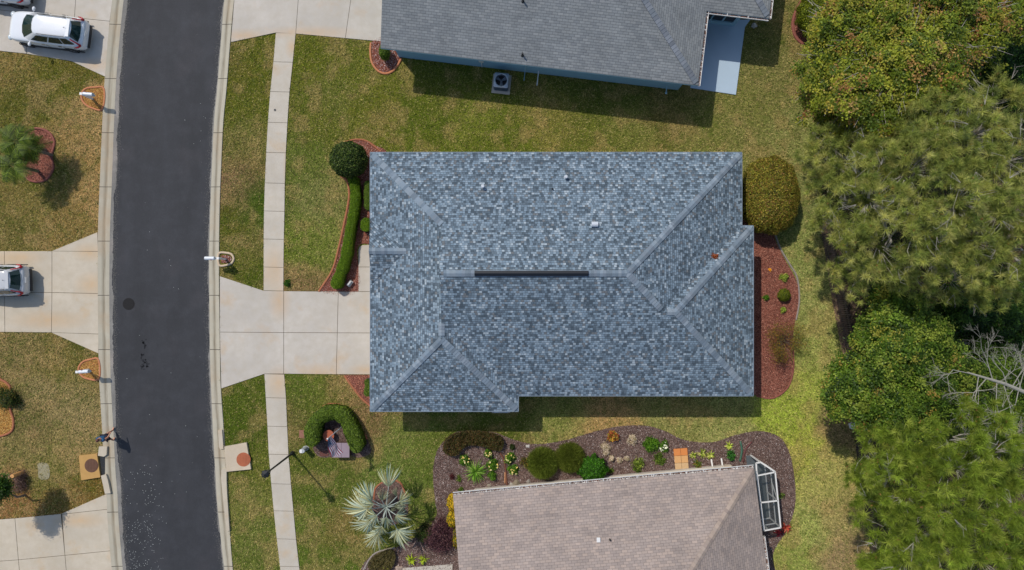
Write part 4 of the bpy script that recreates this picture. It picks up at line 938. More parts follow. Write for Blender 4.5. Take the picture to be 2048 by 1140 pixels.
# low stones by the wall and small garden details
def stone(px, py, r, col, label, h=.6):
    c = P(px, py); V, F = [], []; b = MB(); b.sphere((0, 0, 0), 1, 7); sd = random.random() * 50
    for i, v in enumerate(b.V):
        f = 1 + .18 * math.sin(v.x * 5 + sd) + .14 * math.sin(v.y * 6 + sd * 2); b.V[i] = c + Vector((v.x * r * f, v.y * r * .8 * f, max(-.02, v.z * r * h * f)))
    tag(b.build('stone', simple('stone', col, .9, 0, .2, 8), None, True), label, 'stone', 'garden stones')
stone(1023, 968, .14, A(170, 164, 150), 'pale round stone leftmost of the pair by the long white wall')
stone(1033, 966, .26, A(128, 116, 96), 'broad brown stone by the long white wall, right of the pale round stone')
stone(1057, 963, .17, A(140, 132, 124), 'grey stone by the long white wall between the rocks and the grasses')
stone(978, 970, .14, A(150, 140, 124), 'small tan stone below the spiky green plant')
stone(1508, 52, .2, A(190, 182, 170), 'pale rock at the corner of the blue patio')
stone(1056, 892, .14, A(190, 184, 176), 'pale stone on the upper edge of the long brown bed')
stone(797, 1136, .25, A(170, 150, 134), 'flat tan stone at the bottom edge left of the walkway')
sb = P(701, 567); t = empty('garden_ornament', sb, 'small pale grey stone ornament on red chips by the front path', 'ornament')
MB().box(sb + Vector((0, 0, .1)), (.38, .22, .2), R(52)).build('base', simple('cast_stone', A(190, 190, 188), .8), t)
b = MB().box(sb + Vector((0, .02, .28)), (.3, .08, .18), R(52)); b.build('plaque', simple('cast_stone2', A(214, 214, 212), .8), t)
# hoses / pipes in the long bed
M_RUST = simple('rusty_pipe', A(110, 66, 48), .8); M_HOSE = simple('green_hose', A(64, 104, 84), .5)
def tubeobj(name, pts, r, mat, label, cat): tag(MB().tube([P(*q) + Vector((0, 0, .06)) for q in spline(pts, 4)], r, 8).build(name, mat, None, True), label, cat)
tubeobj('drain_tube', [(1000, 905), (1008, 920), (1012, 945), (1014, 972)], .05, M_RUST, 'dark brown drain tube running up the brown bed between shrubs', 'drain tube')
tubeobj('wooden_stake', [(1010, 944), (1010, 966)], .035, simple('stake', A(196, 140, 96)), 'pale wooden stake lying beside the dark drain tube', 'stake')
tubeobj('garden_hose', [(1480, 882), (1483, 900), (1479, 922)], .06, M_HOSE, 'green corrugated drain hose near the screen enclosure', 'drain hose')
tubeobj('drain_tube', [(1503, 883), (1492, 896), (1487, 910), (1486, 924)], .05, simple('maroon_pipe', A(98, 52, 50)), 'maroon corrugated drain tube near the screen enclosure', 'drain tube')
# stump post lower left
sp_ = P(46, 944); t = MB().tube([sp_, sp_ + Vector((0, 0, .9))], [.12, .11], 14); tag(t.build('wooden_post', simple('post_top', A(214, 158, 96), .8)), 'short orange topped wooden post in the dry grass', 'post')
b = MB().prism([P(*q)[:2] for q in [(796, 1136), (905, 1128), (905, 1200), (790, 1200)]], 0, .045); tag(b.build('front_path', M_CONC), kind='structure')

# ------------------------------------------------------------------ fence along the wood
fp = spline([(1640, 470), (1664, 560), (1676, 620), (1690, 690), (1700, 740), (1708, 830), (1713, 900), (1722, 980), (1732, 1060), (1748, 1140), (1758, 1200)], 4)
fpw = [P(*q) for q in fp]; fence = empty('fence', P(1700, 740), 'dark slatted fence running down the edge of the wood', 'fence')
M_FENCE = simple('dark_fence', A(84, 72, 62), .8, 0, .2); b = MB(); L = 0; last = -1; posts = []
for i in range(len(fpw) - 1):
    p0, p1 = fpw[i], fpw[i + 1]; d0 = (p1 - p0).length; t = (p1 - p0).normalized()
    b.bar(p0 + Vector((0, 0, 1.05)), p1 + Vector((0, 0, 1.05)), .035, .05)
b.build('rail', M_FENCE, fence); b = MB()
for p0, p1 in zip(fpw[:-1], fpw[1:]): b.bar(p0 + Vector((0, 0, .3)), p1 + Vector((0, 0, .3)), .035, .05)
b.build('rail', M_FENCE, fence); b = MB()
pts = []; 
for i in range(len(fpw) - 1):
    p0, p1 = fpw[i], fpw[i + 1]; d0 = (p1 - p0).length; n = max(1, int(d0 / .12))
    for k in range(n): pts.append(p0 + (p1 - p0) * k / n)
for p in pts: b.box(p + Vector((0, 0, .62)), (.025, .05, 1.2))
b.build('picket', M_FENCE, fence)
for p in pts[::20]: MB().box(p + Vector((.03, 0, .66)), (.08, .08, 1.34)).build('post', M_FENCE, fence)

# ------------------------------------------------------------------ cars
def car(px, py, ang, paint, label, group='cars parked on the driveways'):
    c0 = P(px, py, 0); c0.z = .05; t = empty('parked_car', c0, label, 'car', group)
    Rm = Matrix.Translation(c0) @ Matrix.Rotation(ang, 4, 'Z')
    def W(b):
        b.V = [Rm @ v for v in b.V]; return b
    M_P = simple('car_paint', paint, .25, .0, .02, 3, coat=1.0)
    M_GL = simple('car_glass', (.012, .03, .028), .04); M_TY = simple('tyre', (.012, .012, .013), .85); M_RIM = simple('wheel_rim', A(150, 152, 156), .3, .8)
    M_TR = simple('car_trim', (.02, .02, .022), .5); M_RED_ = simple('tail_lamp', A(176, 24, 40), .2); M_HL = simple('head_lamp', A(200, 210, 215), .1)
    # stations: x, half width, sill z, deck z
    st = [(2.28, .52, .38, .62), (2.24, .68, .30, .78), (2.08, .82, .26, .90), (1.75, .90, .24, .99), (1.2, .925, .24, 1.06), (.6, .93, .24, 1.08), (0, .93, .24, 1.07), (-.8, .93, .24, 1.08), (-1.5, .925, .24, 1.10), (-2.0, .89, .28, 1.10), (-2.2, .82, .34, 1.04), (-2.29, .70, .42, .92)]
    b = MB(); V = []; K = 13
    for x, wd, zs, zd in st:
        half = [(wd * .86, zs), (wd * .97, zs + .1), (wd, zs + (zd - zs) * .45), (wd * .985, zs + (zd - zs) * .75), (wd * .93, zd - .03), (wd * .72, zd + .015)]
        ring = half + [(0, zd + .035)] + [(-y, z) for y, z in half[::-1]]
        V += [(x, y, z) for y, z in ring]
    F = [(i * K + j, i * K + j + 1, (i + 1) * K + j + 1, (i + 1) * K + j) for i in range(len(st) - 1) for j in range(K - 1)]
    F += [tuple(range(K))[::-1], tuple((len(st) - 1) * K + j for j in range(K))] + [(i * K, (i + 1) * K, (i + 1) * K + K - 1, i * K + K - 1) for i in range(len(st) - 1)]
    b.add(V, F); body = W(b).build('body', M_P, t, True); m = body.modifiers.new('s', 'SUBSURF'); m.levels = 2; m.render_levels = 2
    # cabin: matching rings of points at the belt line and at the roof edge, front centre to rear centre
    zb, zr = 1.05, 1.66
    base = [(1.38, .0), (1.33, .4), (1.18, .68), (.9, .80), (.2, .84), (-1.0, .84), (-1.85, .80), (-2.12, .66), (-2.2, .35), (-2.22, 0)]; roofp = [(.36, .0), (.33, .3), (.25, .48), (.08, .58), (-.4, .61), (-1.1, .61), (-1.62, .58), (-1.80, .46), (-1.86, .25), (-1.88, 0)]
    full = lambda q: q + [(x, -y) for x, y in q[-2:0:-1]]
    b = MB(); n = 18; rings = [[(x, y, zb - .03) for x, y in full(base)], [(x, y, zr - .05) for x, y in full(roofp)], [(x * .97 - .015, y * .95, zr - .01) for x, y in full(roofp)], [(x * .85 - .1, y * .75, zr + .015) for x, y in full(roofp)], [(x * .4 - .45, y * .35, zr + .03) for x, y in full(roofp)]]
    b.add([p for q in rings for p in q], [(k * n + j, k * n + (j + 1) % n, (k + 1) * n + (j + 1) % n, (k + 1) * n + j) for k in range(4) for j in range(n)] + [tuple(4 * n + j for j in range(n))]); W(b).build('roof', M_P, t, True)
    L = lambda p, q, f: tuple(p[i] + (q[i] - p[i]) * f for i in range(3))
    def at(ring, z, u):
        k = min(int(u), len(ring) - 2); f = u - k; return (ring[k][0] + (ring[k + 1][0] - ring[k][0]) * f, ring[k][1] + (ring[k + 1][1] - ring[k][1]) * f, z)
    def pane(name, us, f0, f1, sgn=(1,), f1b=None):
        b = MB()
        for k in range(len(us) - 1):
            q = []
            for u, f in ((us[k], f0), (us[k + 1], f0), (us[k + 1], f1 if f1b is None or k < len(us) - 2 else f1b), (us[k], f1)):
                sg = 1 if u >= 0 else -1; p = L(at(base, zb - .03, abs(u)), at(roofp, zr - .05, abs(u)), f); q.append(Vector((p[0], p[1] * sg * sgn[0], p[2])))
            nn = (q[1] - q[0]).cross(q[3] - q[0]).normalized()
            if nn.dot((q[0] + q[2]) / 2 - Vector((-.5, 0, 1.1))) < 0: nn = -nn
            b.add([v + nn * .012 for v in q], [(0, 1, 2, 3)])
        return W(b).build(name, M_GL, t)
    pane('windscreen', [-2, -1, 0, 1, 2], .08, .97)
    b = MB(); pr = []
    pane('rear_window', [7.1, 8, 9], .16, .93); pane('rear_window', [7.1, 8, 9], .16, .93, (-1,))
    for s_ in (1, -1):
        for us, fb in (([3.15, 4, 4.35], None), ([4.43, 5, 5.25], None), ([5.33, 6, 6.25], .35)): pane('side_window', us, .14, .9, (s_,), fb)
        b = MB(); b.tube([(.0, s_ * .56, zr + .02), (-.1, s_ * .56, zr + .05), (-1.5, s_ * .55, zr + .05), (-1.6, s_ * .55, zr + .02)], .018, 6); W(b).build('roof_rail', M_TR, t)
        b = MB(); b.sphere((.72, s_ * 1.04, 1.1), (.09, .13, .08), 8); b.bar((.74, s_ * .88, 1.06), (.72, s_ * 1.0, 1.08), .06, .05); W(b).build('mirror', M_P, t, True)
        # tail lamp: runs up beside the rear glass and out along the flank
        b = MB(); b.tube([(-1.85, s_ * .60, 1.5), (-2.08, s_ * .70, 1.16), (-2.2, s_ * .76, 1.02)], [.025, .04, .07], 8); b.tube([(-2.2, s_ * .76, 1.02), (-2.02, s_ * .885, .99), (-1.82, s_ * .925, .97)], [.06, .045, .02], 8); W(b).build('tail_light', M_RED_, t, True)
        b = MB(); b.sphere((2.1, s_ * .68, .78), (.16, .17, .09), 8); W(b).build('headlight', M_HL, t, True)
        for xw in (1.38, -1.32):
            b = MB(); n2 = 24
            prof = [(.2, .70), (.31, .70), (.35, .73), (.36, .8), (.36, .9), (.34, .945), (.24, .95)]
            b.add([(xw + math.cos(2 * math.pi * j / n2) * r_, s_ * y_, .31 + math.sin(2 * math.pi * j / n2) * r_) for r_, y_ in prof for j in range(n2)], [(k * n2 + j, k * n2 + (j + 1) % n2, (k + 1) * n2 + (j + 1) % n2, (k + 1) * n2 + j) for k in range(6) for j in range(n2)])
            ty = W(b).build('wheel', M_TY, t, True)
            b = MB(); b.add([(xw + math.cos(2 * math.pi * j / n2) * .24, s_ * .93, .31 + math.sin(2 * math.pi * j / n2) * .24) for j in range(n2)], [tuple(range(n2))])
            for j in range(5): a = 2 * math.pi * j / 5; b.bar((xw, s_ * .94, .31), (xw + math.cos(a) * .22, s_ * .94, .31 + math.sin(a) * .22), .05, .02)
            W(b).build('rim', M_RIM, ty)
            b = MB(); b.tube([(xw + math.cos(math.pi * j / 12) * .41, s_ * .925, .31 + math.sin(math.pi * j / 12) * .41) for j in range(13)], .03, 6); W(b).build('wheel_arch', M_TR, t)
        for xh in (.05, -.95): b = MB().box((xh, s_ * .935, .93), (.18, .03, .035)); W(b).build('door_handle', M_TR, t)
        b = MB()
        for xh in (.85, -.15, -1.15): b.box((xh, s_ * .932, .68), (.012, .012, .6))
        b.box((-.2, s_ * .92, .3), (3.6, .05, .12)); W(b).build('side_trim', M_TR, t)
    W(MB().box((-2.25, 0, .42), (.12, 1.3, .18))).build('rear_bumper', M_TR, t); W(MB().box((2.22, 0, .45), (.1, 1.1, .2))).build('grille', M_TR, t)
    W(MB().box((-2.27, 0, .86), (.06, .34, .12))).build('number_plate', M_WHITE, t); W(MB().box((-1.74, 0, zr + .0), (.2, 1.0, .03))).build('spoiler', M_P, t)
    b = MB(); b.tube([(-1.5, 0, zr), (-1.62, 0, zr + .1)], [.02, .008], 6); W(b).build('antenna', M_TR, t)
    b = MB(); b.tube([(1.0, .5, 1.1), (.72, -.1, 1.28)], .012, 5).tube([(1.0, -.2, 1.1), (.7, -.55, 1.24)], .012, 5).tube([(-2.0, .0, 1.3), (-2.05, .35, 1.22)], .01, 5); W(b).build('wiper', M_TR, t)
car(114, 70, math.pi - R(7), A(228, 230, 232), 'white sport utility car whole in view on the upper left driveway')
car(-3, 562, math.pi + R(1.5), A(196, 197, 198), 'silver car of which only the rear end shows on the middle left driveway')
car(1, -17.5, math.pi - R(6), A(214, 218, 222), 'white car of which only a sliver shows at the top left corner')

# ------------------------------------------------------------------ the walking person
def person():
    f = P(229, 869); t = empty('person', f, 'person in a blue shirt and dark shorts walking along the kerb beside the road', 'person')
    yaw = R(75); Rm = Matrix.Translation(f + Vector((0, 0, .05))) @ Matrix.Rotation(yaw, 4, 'Z')   # faces up the road, local +x is forward
    J = {'pel': (0, 0, .95, .13, .16), 'wai': (.01, 0, 1.12, .12, .15), 'che': (.02, 0, 1.32, .13, .18), 'nec': (.03, 0, 1.47, .055, .06), 'hea': (.05, 0, 1.58, .085, .08), 'top': (.05, 0, 1.70, .075, .07)}
    for s_, sd in (('l', 1), ('r', -1)):
        sw = .28 * sd
        J['hip' + s_] = (0, .10 * sd, .88, .1, .1); J['kne' + s_] = (sw * .55 + .04, .10 * sd, .5, .06, .06); J['ank' + s_] = (sw - .02, .10 * sd, .1, .04, .04); J['toe' + s_] = (sw + .16, .11 * sd, .04, .035, .045)
        J['sho' + s_] = (.02, .19 * sd, 1.40, .055, .055); J['elb' + s_] = (-sw * .5, .25 * sd, 1.13, .04, .04); J['wri' + s_] = (-sw * .5 + .16, .23 * sd, .95, .028, .028); J['han' + s_] = (-sw * .5 + .22, .22 * sd, .89, .03, .035)
        for k in range(4): J['f%s%d' % (s_, k)] = (-sw * .5 + .27 + .012 * (k % 2), (.19 + .018 * k) * sd, .83 + .006 * k, .009, .009)
        J['th' + s_] = (-sw * .5 + .25, .17 * sd, .89, .010, .010)
    J = {k: (v[0], v[1], v[2], v[3] * (1.15 if v[3] > .02 else 1), v[4] * (1.15 if v[3] > .02 else 1)) for k, v in J.items()}
    E = [('pel', 'wai'), ('wai', 'che'), ('che', 'nec'), ('nec', 'hea'), ('hea', 'top')]
    for s_ in 'lr': E += [('pel', 'hip' + s_), ('hip' + s_, 'kne' + s_), ('kne' + s_, 'ank' + s_), ('ank' + s_, 'toe' + s_), ('che', 'sho' + s_), ('sho' + s_, 'elb' + s_), ('elb' + s_, 'wri' + s_), ('wri' + s_, 'han' + s_)] + [('han' + s_, 'f%s%d' % (s_, k)) for k in range(4)] + [('han' + s_, 'th' + s_)]
    def skinned(name, keys, edges, mat, grow=0.0, parent=t):
        idx = {k: i for i, k in enumerate(keys)}; me = bpy.data.meshes.new(name); me.from_pydata([Rm @ Vector(J[k][:3]) for k in keys], [(idx[a], idx[b_]) for a, b_ in edges], []); me.materials.append(mat)
        o = link(bpy.data.objects.new(name, me), parent); m = o.modifiers.new('skin', 'SKIN'); m.use_smooth_shade = True; sv = me.skin_vertices
        if not sv: me.skin_vertices_layers = None
        for i, k in enumerate(keys): sv[0].data[i].radius = (J[k][3] + grow, J[k][4] + grow)
        sv[0].data[0].use_root = True; s2 = o.modifiers.new('sub', 'SUBSURF'); s2.levels = 2; s2.render_levels = 2; return o
    def need(o): return o
    def make(name, keys, edges, mat, grow=0.0, parent=t):
        idx = {k: i for i, k in enumerate(keys)}; me = bpy.data.meshes.new(name); bm = bmesh.new(); lay = bm.verts.layers.skin.verify(); vs = []
        for k in keys:
            v = bm.verts.new(Rm @ Vector(J[k][:3])); v[lay].radius = (J[k][3] + grow, J[k][4] + grow); vs.append(v)
        vs[0][lay].use_root = True
        for a, b_ in edges: bm.edges.new((vs[idx[a]], vs[idx[b_]]))
        bm.to_mesh(me); bm.free(); me.materials.append(mat); o = link(bpy.data.objects.new(name, me), parent)
        m = o.modifiers.new('skin', 'SKIN'); m.use_smooth_shade = True; s2 = o.modifiers.new('sub', 'SUBSURF'); s2.levels = 2; s2.render_levels = 2; return o
    skin = simple('skin', A(196, 140, 112), .6)
    make('body', list(J), E, skin)
    sk = ['che', 'wai', 'pel', 'shol', 'shor', 'ml', 'mr']
    for s_ in 'lr': a, c = J['sho' + s_], J['elb' + s_]; J['m' + s_] = tuple((a[i] + c[i]) / 2 for i in range(5))
    make('shirt', sk, [('che', 'wai'), ('wai', 'pel'), ('che', 'shol'), ('che', 'shor'), ('shol', 'ml'), ('shor', 'mr')], simple('blue_shirt', A(36, 84, 122), .85), .022)
    for s_ in 'lr': a, c = J['hip' + s_], J['kne' + s_]; J['s' + s_] = tuple(a[i] + (c[i] - a[i]) * .8 for i in range(5))
    make('shorts', ['pel', 'hipl', 'hipr', 'sl', 'sr'], [('pel', 'hipl'), ('pel', 'hipr'), ('hipl', 'sl'), ('hipr', 'sr')], simple('dark_shorts', A(34, 30, 48), .85), .028)
    for s_ in 'lr':
        a = J['ank' + s_]; J['h' + s_] = (a[0] - .04, a[1], .05, .04, .045)
        make('shoe', ['h' + s_, 'toe' + s_], [('h' + s_, 'toe' + s_)], simple('dark_shoe', A(50, 44, 50), .7), .012)
    b = MB(); b.sphere((0, 0, 0), 1, 10); b.V = [Rm @ Vector((.025 + v.x * .105, v.y * .09, 1.65 + v.z * .105)) for v in b.V if True]; b.build('hair', simple('auburn_hair', A(104, 66, 56), .8), t, True)
    b = MB(); b.sphere((.135, 0, 1.60), (.02, .014, .02), 6); b.sphere((.125, .03, 1.625), (.012, .012, .01), 6); b.sphere((.125, -.03, 1.625), (.012, .012, .01), 6); b.V = [Rm @ v for v in b.V]; b.build('face', skin, t, True)
person()

# ------------------------------------------------------------------ shrubs and garden plants
def pal(cols, n, jit=.3): return 1.55 * np.array(cols)[rng.integers(0, len(cols), n)] * rng.uniform(1 - jit, 1 + jit, (n, 1))
def dome(name, px, py, rx, ry, h, n, size, cols, label, cat='shrub', group=None, sq=2.2, rot=0, lump=.06, core=True, base=None):
    c = P(px, py, h * .55); c.z = 0; t = empty(name, c, label, cat, group); cr, sr = math.cos(rot), math.sin(rot)
    d_ = rdir(n); d_[:, 2] = np.abs(d_[:, 2]) * 1.0 - .35 * (rng.random(n) < .35); d_ = nrm(d_)
    e = 2.0 / sq; dd = np.sign(d_) * np.abs(d_) ** e; dd = dd / np.maximum((np.abs(dd) ** sq).sum(1, keepdims=True) ** (1 / sq), 1e-6)
    f = 1 + rng.choice([0, 0, .03, -.08], n) + lump * np.sin(d_[:, 0] * 7 + 1) * np.sin(d_[:, 1] * 6 + 2) + lump * np.sin(d_[:, 0] * 15) * np.cos(d_[:, 1] * 13) + rng.normal(size=n) * .025
    q = dd * f[:, None]; hh = h * .5
    x = q[:, 0] * rx; y = q[:, 1] * ry; cen = np.stack([c.x + x * cr - y * sr, c.y + x * sr + y * cr, hh + q[:, 2] * hh], 1); cen[:, 2] = np.maximum(cen[:, 2], .04)
    nor = nrm(d_ + rdir(n) * .75); col = pal(cols, n) * (.75 + .9 * rng.random((n, 1)) ** 1.5)
    mkn('foliage', quads(cen, nor, size * rng.uniform(.7, 1.3, n), size * .55, .1), 4, M_LEAF, col, t)
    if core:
        b = MB().sphere((0, 0, 0), 1, 12); b.V = [Vector((c.x + (v.x * cr * rx - v.y * sr * ry) * .9, c.y + (v.x * sr * rx + v.y * cr * ry) * .9, hh + v.z * hh * .9)) for v in b.V]; b.build('twigs', M_CORE, t, True)  # solid core behind the leaves, coloured as inner shade
    return t
def bush(name, px, py, r, h, n, size, cols, label, cat='plant', group=None, fl=None, nf=0, clumps=14, stems=True, asp=.5):
    c = P(px, py, h * .6); c.z = 0; t = empty(name, c, label, cat, group)
    k = rdir(clumps); k[:, 2] = np.abs(k[:, 2]); cc = np.array(c) + k * np.array((r, r, h * .85)) * rng.uniform(.35, .85, (clumps, 1)); cc[:, 2] += h * .08
    i = rng.integers(0, clumps, n); o_ = rng.normal(size=(n, 3)) * (r * .22); cen = cc[i] + o_; cen[:, 2] = np.maximum(cen[:, 2], .05)
    nor = nrm(rdir(n) * .8 + np.array((0, 0, .7)) + nrm(o_) * .4); sh = rng.uniform(.75, 1.2, clumps)
    QV = quads(cen, nor, size * rng.uniform(.7, 1.3, n), size * asp, .12); QC = pal(cols, n) * sh[i][:, None]
    if fl is not None and nf:
        kf = rdir(nf); kf[:, 2] = np.abs(kf[:, 2]) + .3; kf = nrm(kf); cf = np.array(c) + kf * np.array((r * .9, r * .9, h * 1.02))
        QV = np.concatenate([QV, quads(np.repeat(cf, 4, 0) + rng.normal(size=(nf * 4, 3)) * .02, nrm(rdir(nf * 4) * .6 + (0, 0, 1)), .09, .06)]); QC = np.concatenate([QC, pal(fl, nf * 4, .15)])
    mkn('foliage', QV, 4, M_LEAF, QC, t)
    if stems:
        b = MB()
        for q in cc[:min(clumps, 12)]: b.tube([c + Vector((0, 0, 0)), Vector((q + np.array(c)) / 2) + Vector((0, 0, .03)), Vector(q)], [.018, .012, .006], 5)
        b.build('stem', M_BARK, t)
    return t
def strappy(name, px, py, r, h, n, wd, cols, label, cat='plant', group=None, droop=.5, parent=None, centre=None):
    c = centre if centre is not None else P(px, py, h * .5); 
    if centre is None: c.z = 0
    t = parent or empty(name, c, label, cat, group); V = []; C_ = []
    for i in range(n):
        a = rng.uniform(0, 2 * math.pi); el_ = rng.uniform(.15, 1.35); L = r * rng.uniform(.75, 1.1) * (1 if el_ < .9 else .8); u = np.array((math.cos(a), math.sin(a), 0)); s_ = np.array((-u[1], u[0], 0)); col = pal(cols, 1)[0]; pts = []
        for k in range(5):
            f = k / 4; pts.append(np.array(c) + u * L * math.cos(el_) * f * 1.15 + np.array((0, 0, 1)) * (h * .25 + L * math.sin(el_) * f - droop * L * f * f * .6))
        for k in range(4):
            w0 = wd * (1 - (k / 4) ** 1.5) * .5 + .003; w1 = wd * (1 - ((k + 1) / 4) ** 1.5) * .5 + .003; up = np.array((0, 0, wd * .25))
            V += [pts[k] - s_ * w0 + up, pts[k], pts[k + 1], pts[k + 1] - s_ * w1 + up, pts[k], pts[k] + s_ * w0 + up, pts[k + 1] + s_ * w1 + up, pts[k + 1]]; C_ += [col * (.9 + .1 * k)] * 2
    V = np.array(V); V[:, 2] = np.maximum(V[:, 2], .03)
    mkn('leaves', V, 4, M_LEAF, np.array(C_), t); return t
GRN = [A(70, 92, 24), A(92, 116, 34), A(54, 74, 18), A(112, 132, 46)]
DKG = [A(40, 56, 20), A(56, 72, 26), A(30, 44, 16), A(74, 88, 36)]
BRG = [A(84, 124, 26), A(64, 104, 20), A(102, 138, 38), A(50, 84, 18)]
OLV = [A(112, 104, 36), A(136, 122, 40), A(96, 92, 30), A(150, 128, 56), A(124, 86, 44)]
YLG = [A(150, 168, 60), A(118, 140, 40), A(176, 184, 90), A(90, 116, 30)]
dome('round_shrub', 697, 319, 1.02, .98, 2.0, 15000, .11, [A(46, 64, 24), A(66, 84, 32), A(30, 44, 16), A(92, 104, 48)], 'large dark clipped ball shrub at the upper corner of the front hedge', lump=.03)
dome('round_shrub', 1539, 391, 1.56, 2.1, 2.1, 42000, .1, [A(118, 116, 42), A(134, 128, 46), A(102, 102, 36), A(144, 128, 56), A(124, 94, 48), A(84, 90, 30)], 'huge olive and bronze sheared shrub behind the blue roofed house', sq=2.5, lump=.03)
def hedge(name, path, wd, h, n, size, cols, label, lumps=.16):
    pts = np.array([tuple(P(px, py, h * .8))[:2] for px, py in spline(path, 4)]); seg = np.diff(pts, axis=0); L = np.linalg.norm(seg, axis=1); cum = np.concatenate([[0], np.cumsum(L)])
    t = empty(name, (pts[len(pts) // 2][0], pts[len(pts) // 2][1], 0), label, 'hedge')
    s = rng.uniform(-.0, cum[-1], n); i = np.clip(np.searchsorted(cum, s) - 1, 0, len(seg) - 1); f = (s - cum[i]) / L[i]; p = pts[i] + seg[i] * f[:, None]; tn = seg[i] / L[i][:, None]; nn = np.stack([-tn[:, 1], tn[:, 0]], 1)
    tp = rng.random(n) < .6; sq_ = rng.uniform(-1, 1, n); cx = np.where(tp, sq_ * .97, np.sign(sq_) * (1 - .1 * rng.random(n))); cz = np.where(tp, 1 - .32 * np.abs(sq_) ** 4, rng.uniform(-.7, .8, n))
    endf = np.minimum(1, np.sqrt(np.clip(np.minimum(s, cum[-1] - s) / (wd / 2), 0, 1) * (2 - np.clip(np.minimum(s, cum[-1] - s) / (wd / 2), 0, 1)) + .02))
    lf = 1 + lumps * (fbm(s * 2.2 + 3, s * 0 + px_seed(path), 3) - .5) * 3 + rng.normal(size=n) * .04 + .12 * (rng.random(n) < .04)
    q = np.stack([p[:, 0] + nn[:, 0] * cx * wd / 2 * lf * endf, p[:, 1] + nn[:, 1] * cx * wd / 2 * lf * endf, h * .45 + cz * h * .55 * (1 + (lf - 1) * .5)], 1); q[:, 2] = np.maximum(q[:, 2], .05)
    nor = nrm(np.stack([nn[:, 0] * cx, nn[:, 1] * cx, cz], 1) + rdir(n) * .7); col = pal(cols, n)
    mkn('foliage', quads(q, nor, size * rng.uniform(.7, 1.3, n), size * .55, .1), 4, M_LEAF, col, t)
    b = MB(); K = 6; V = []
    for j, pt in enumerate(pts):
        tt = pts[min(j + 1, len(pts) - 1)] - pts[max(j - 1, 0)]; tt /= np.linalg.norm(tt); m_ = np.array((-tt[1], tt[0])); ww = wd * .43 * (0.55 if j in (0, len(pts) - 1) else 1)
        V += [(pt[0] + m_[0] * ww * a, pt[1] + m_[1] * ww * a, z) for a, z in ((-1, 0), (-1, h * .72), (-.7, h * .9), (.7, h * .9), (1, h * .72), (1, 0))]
    b.add(V, [(j * K + k, j * K + k + 1, (j + 1) * K + k + 1, (j + 1) * K + k) for j in range(len(pts) - 1) for k in range(K - 1)] + [tuple(range(K)), tuple((len(pts) - 1) * K + k for k in range(K))]); b.build('twigs', M_CORE, t)  # solid hedge core with the shade between leaves put into its colour
    return t
def px_seed(path): return path[0][0] * .13
HG = [A(92, 120, 16), A(76, 104, 12), A(112, 138, 28), A(60, 84, 12)]
hedge('hedge', [(705, 352), (709, 372), (711, 395), (707, 425), (701, 455), (696, 485), (691, 515), (681, 545), (669, 577)], .6, .8, 42000, .055, HG, 'long low winding hedge beside the front lawn')
hedge('hedge', [(736, 362), (737, 385), (738, 405), (736, 420)], .55, .7, 8000, .055, GRN, 'short hedge tucked under the front eave, upper of two')
hedge('hedge', [(733, 436), (733, 463)], .78, .75, 8000, .055, HG, 'square clipped bush under the front eave, lower of two')
hedge('hedge', [(735, 758), (736, 775), (735, 792)], .45, .7, 4000, .055, GRN, 'small bush at the corner of the roof on orange chips')
hedge('horseshoe_hedge', [(626, 892), (624, 870), (630, 846), (648, 829), (672, 826), (690, 836), (700, 856), (710, 880), (716, 904)], .8, 1.1, 48000, .085, [A(72, 92, 24), A(92, 114, 32), A(54, 72, 20), A(112, 132, 44)], 'thick clipped horseshoe hedge around the flagpole')
dome('round_shrub', 769, 104, .3, .45, 1.1, 5000, .05, GRN, 'small round shrub at the corner of the blue walled house')
# long bed of the taupe roofed house
def ground_cover(name, poly, h, n, size, cols, label):
    q = np.array(poly, float); px = rng.uniform(q[:, 0].min(), q[:, 0].max(), n); py = rng.uniform(q[:, 1].min(), q[:, 1].max(), n); k = inpoly(px, py, poly); px, py = px[k], py[k]; m = len(px)
    c = P(*q.mean(0)); t = empty(name, c, label, 'shrub'); z = h * (.35 + .65 * fbm(px / 6, py / 6, 3)) * rng.uniform(.55, 1.05, m)
    cen = np.stack([(px - 1024) * S * .99, (570 - py) * S * .99, z], 1); mkn('foliage', quads(cen, nrm(rdir(m) + (0, 0, .9)), size * rng.uniform(.7, 1.3, m), size * .5, .1), 4, M_LEAF, pal(cols, m), t)
    b = MB()
    for i in range(26): j = rng.integers(0, m); p = Vector(cen[j]); b.tube([Vector((c.x, c.y, 0)), Vector(((p.x + c.x) / 2, (p.y + c.y) / 2, p.z * .3)), p], [.014, .01, .006], 5)
    b.build('stem', M_BARK, t); return t
ground_cover('spreading_shrub', closed([(886, 900), (890, 880), (905, 868), (935, 862), (975, 864), (1000, 872), (1008, 888), (1000, 902), (985, 900), (960, 892), (935, 892), (920, 905), (912, 912), (895, 910)], 5), .7, 22000, .07, [A(64, 62, 30), A(86, 72, 38), A(50, 50, 24), A(112, 84, 50), A(74, 80, 34)], 'wide dark olive spreading shrub at the upper left of the brown bed')
strappy('spiky_plant', 950, 944, .72, .8, 130, .055, [A(96, 136, 44), A(124, 160, 62), A(72, 108, 34), A(150, 176, 84)], 'spiky green fan leaved plant in the left part of the brown bed')
fl_ = [A(238, 226, 170), A(228, 200, 110)]
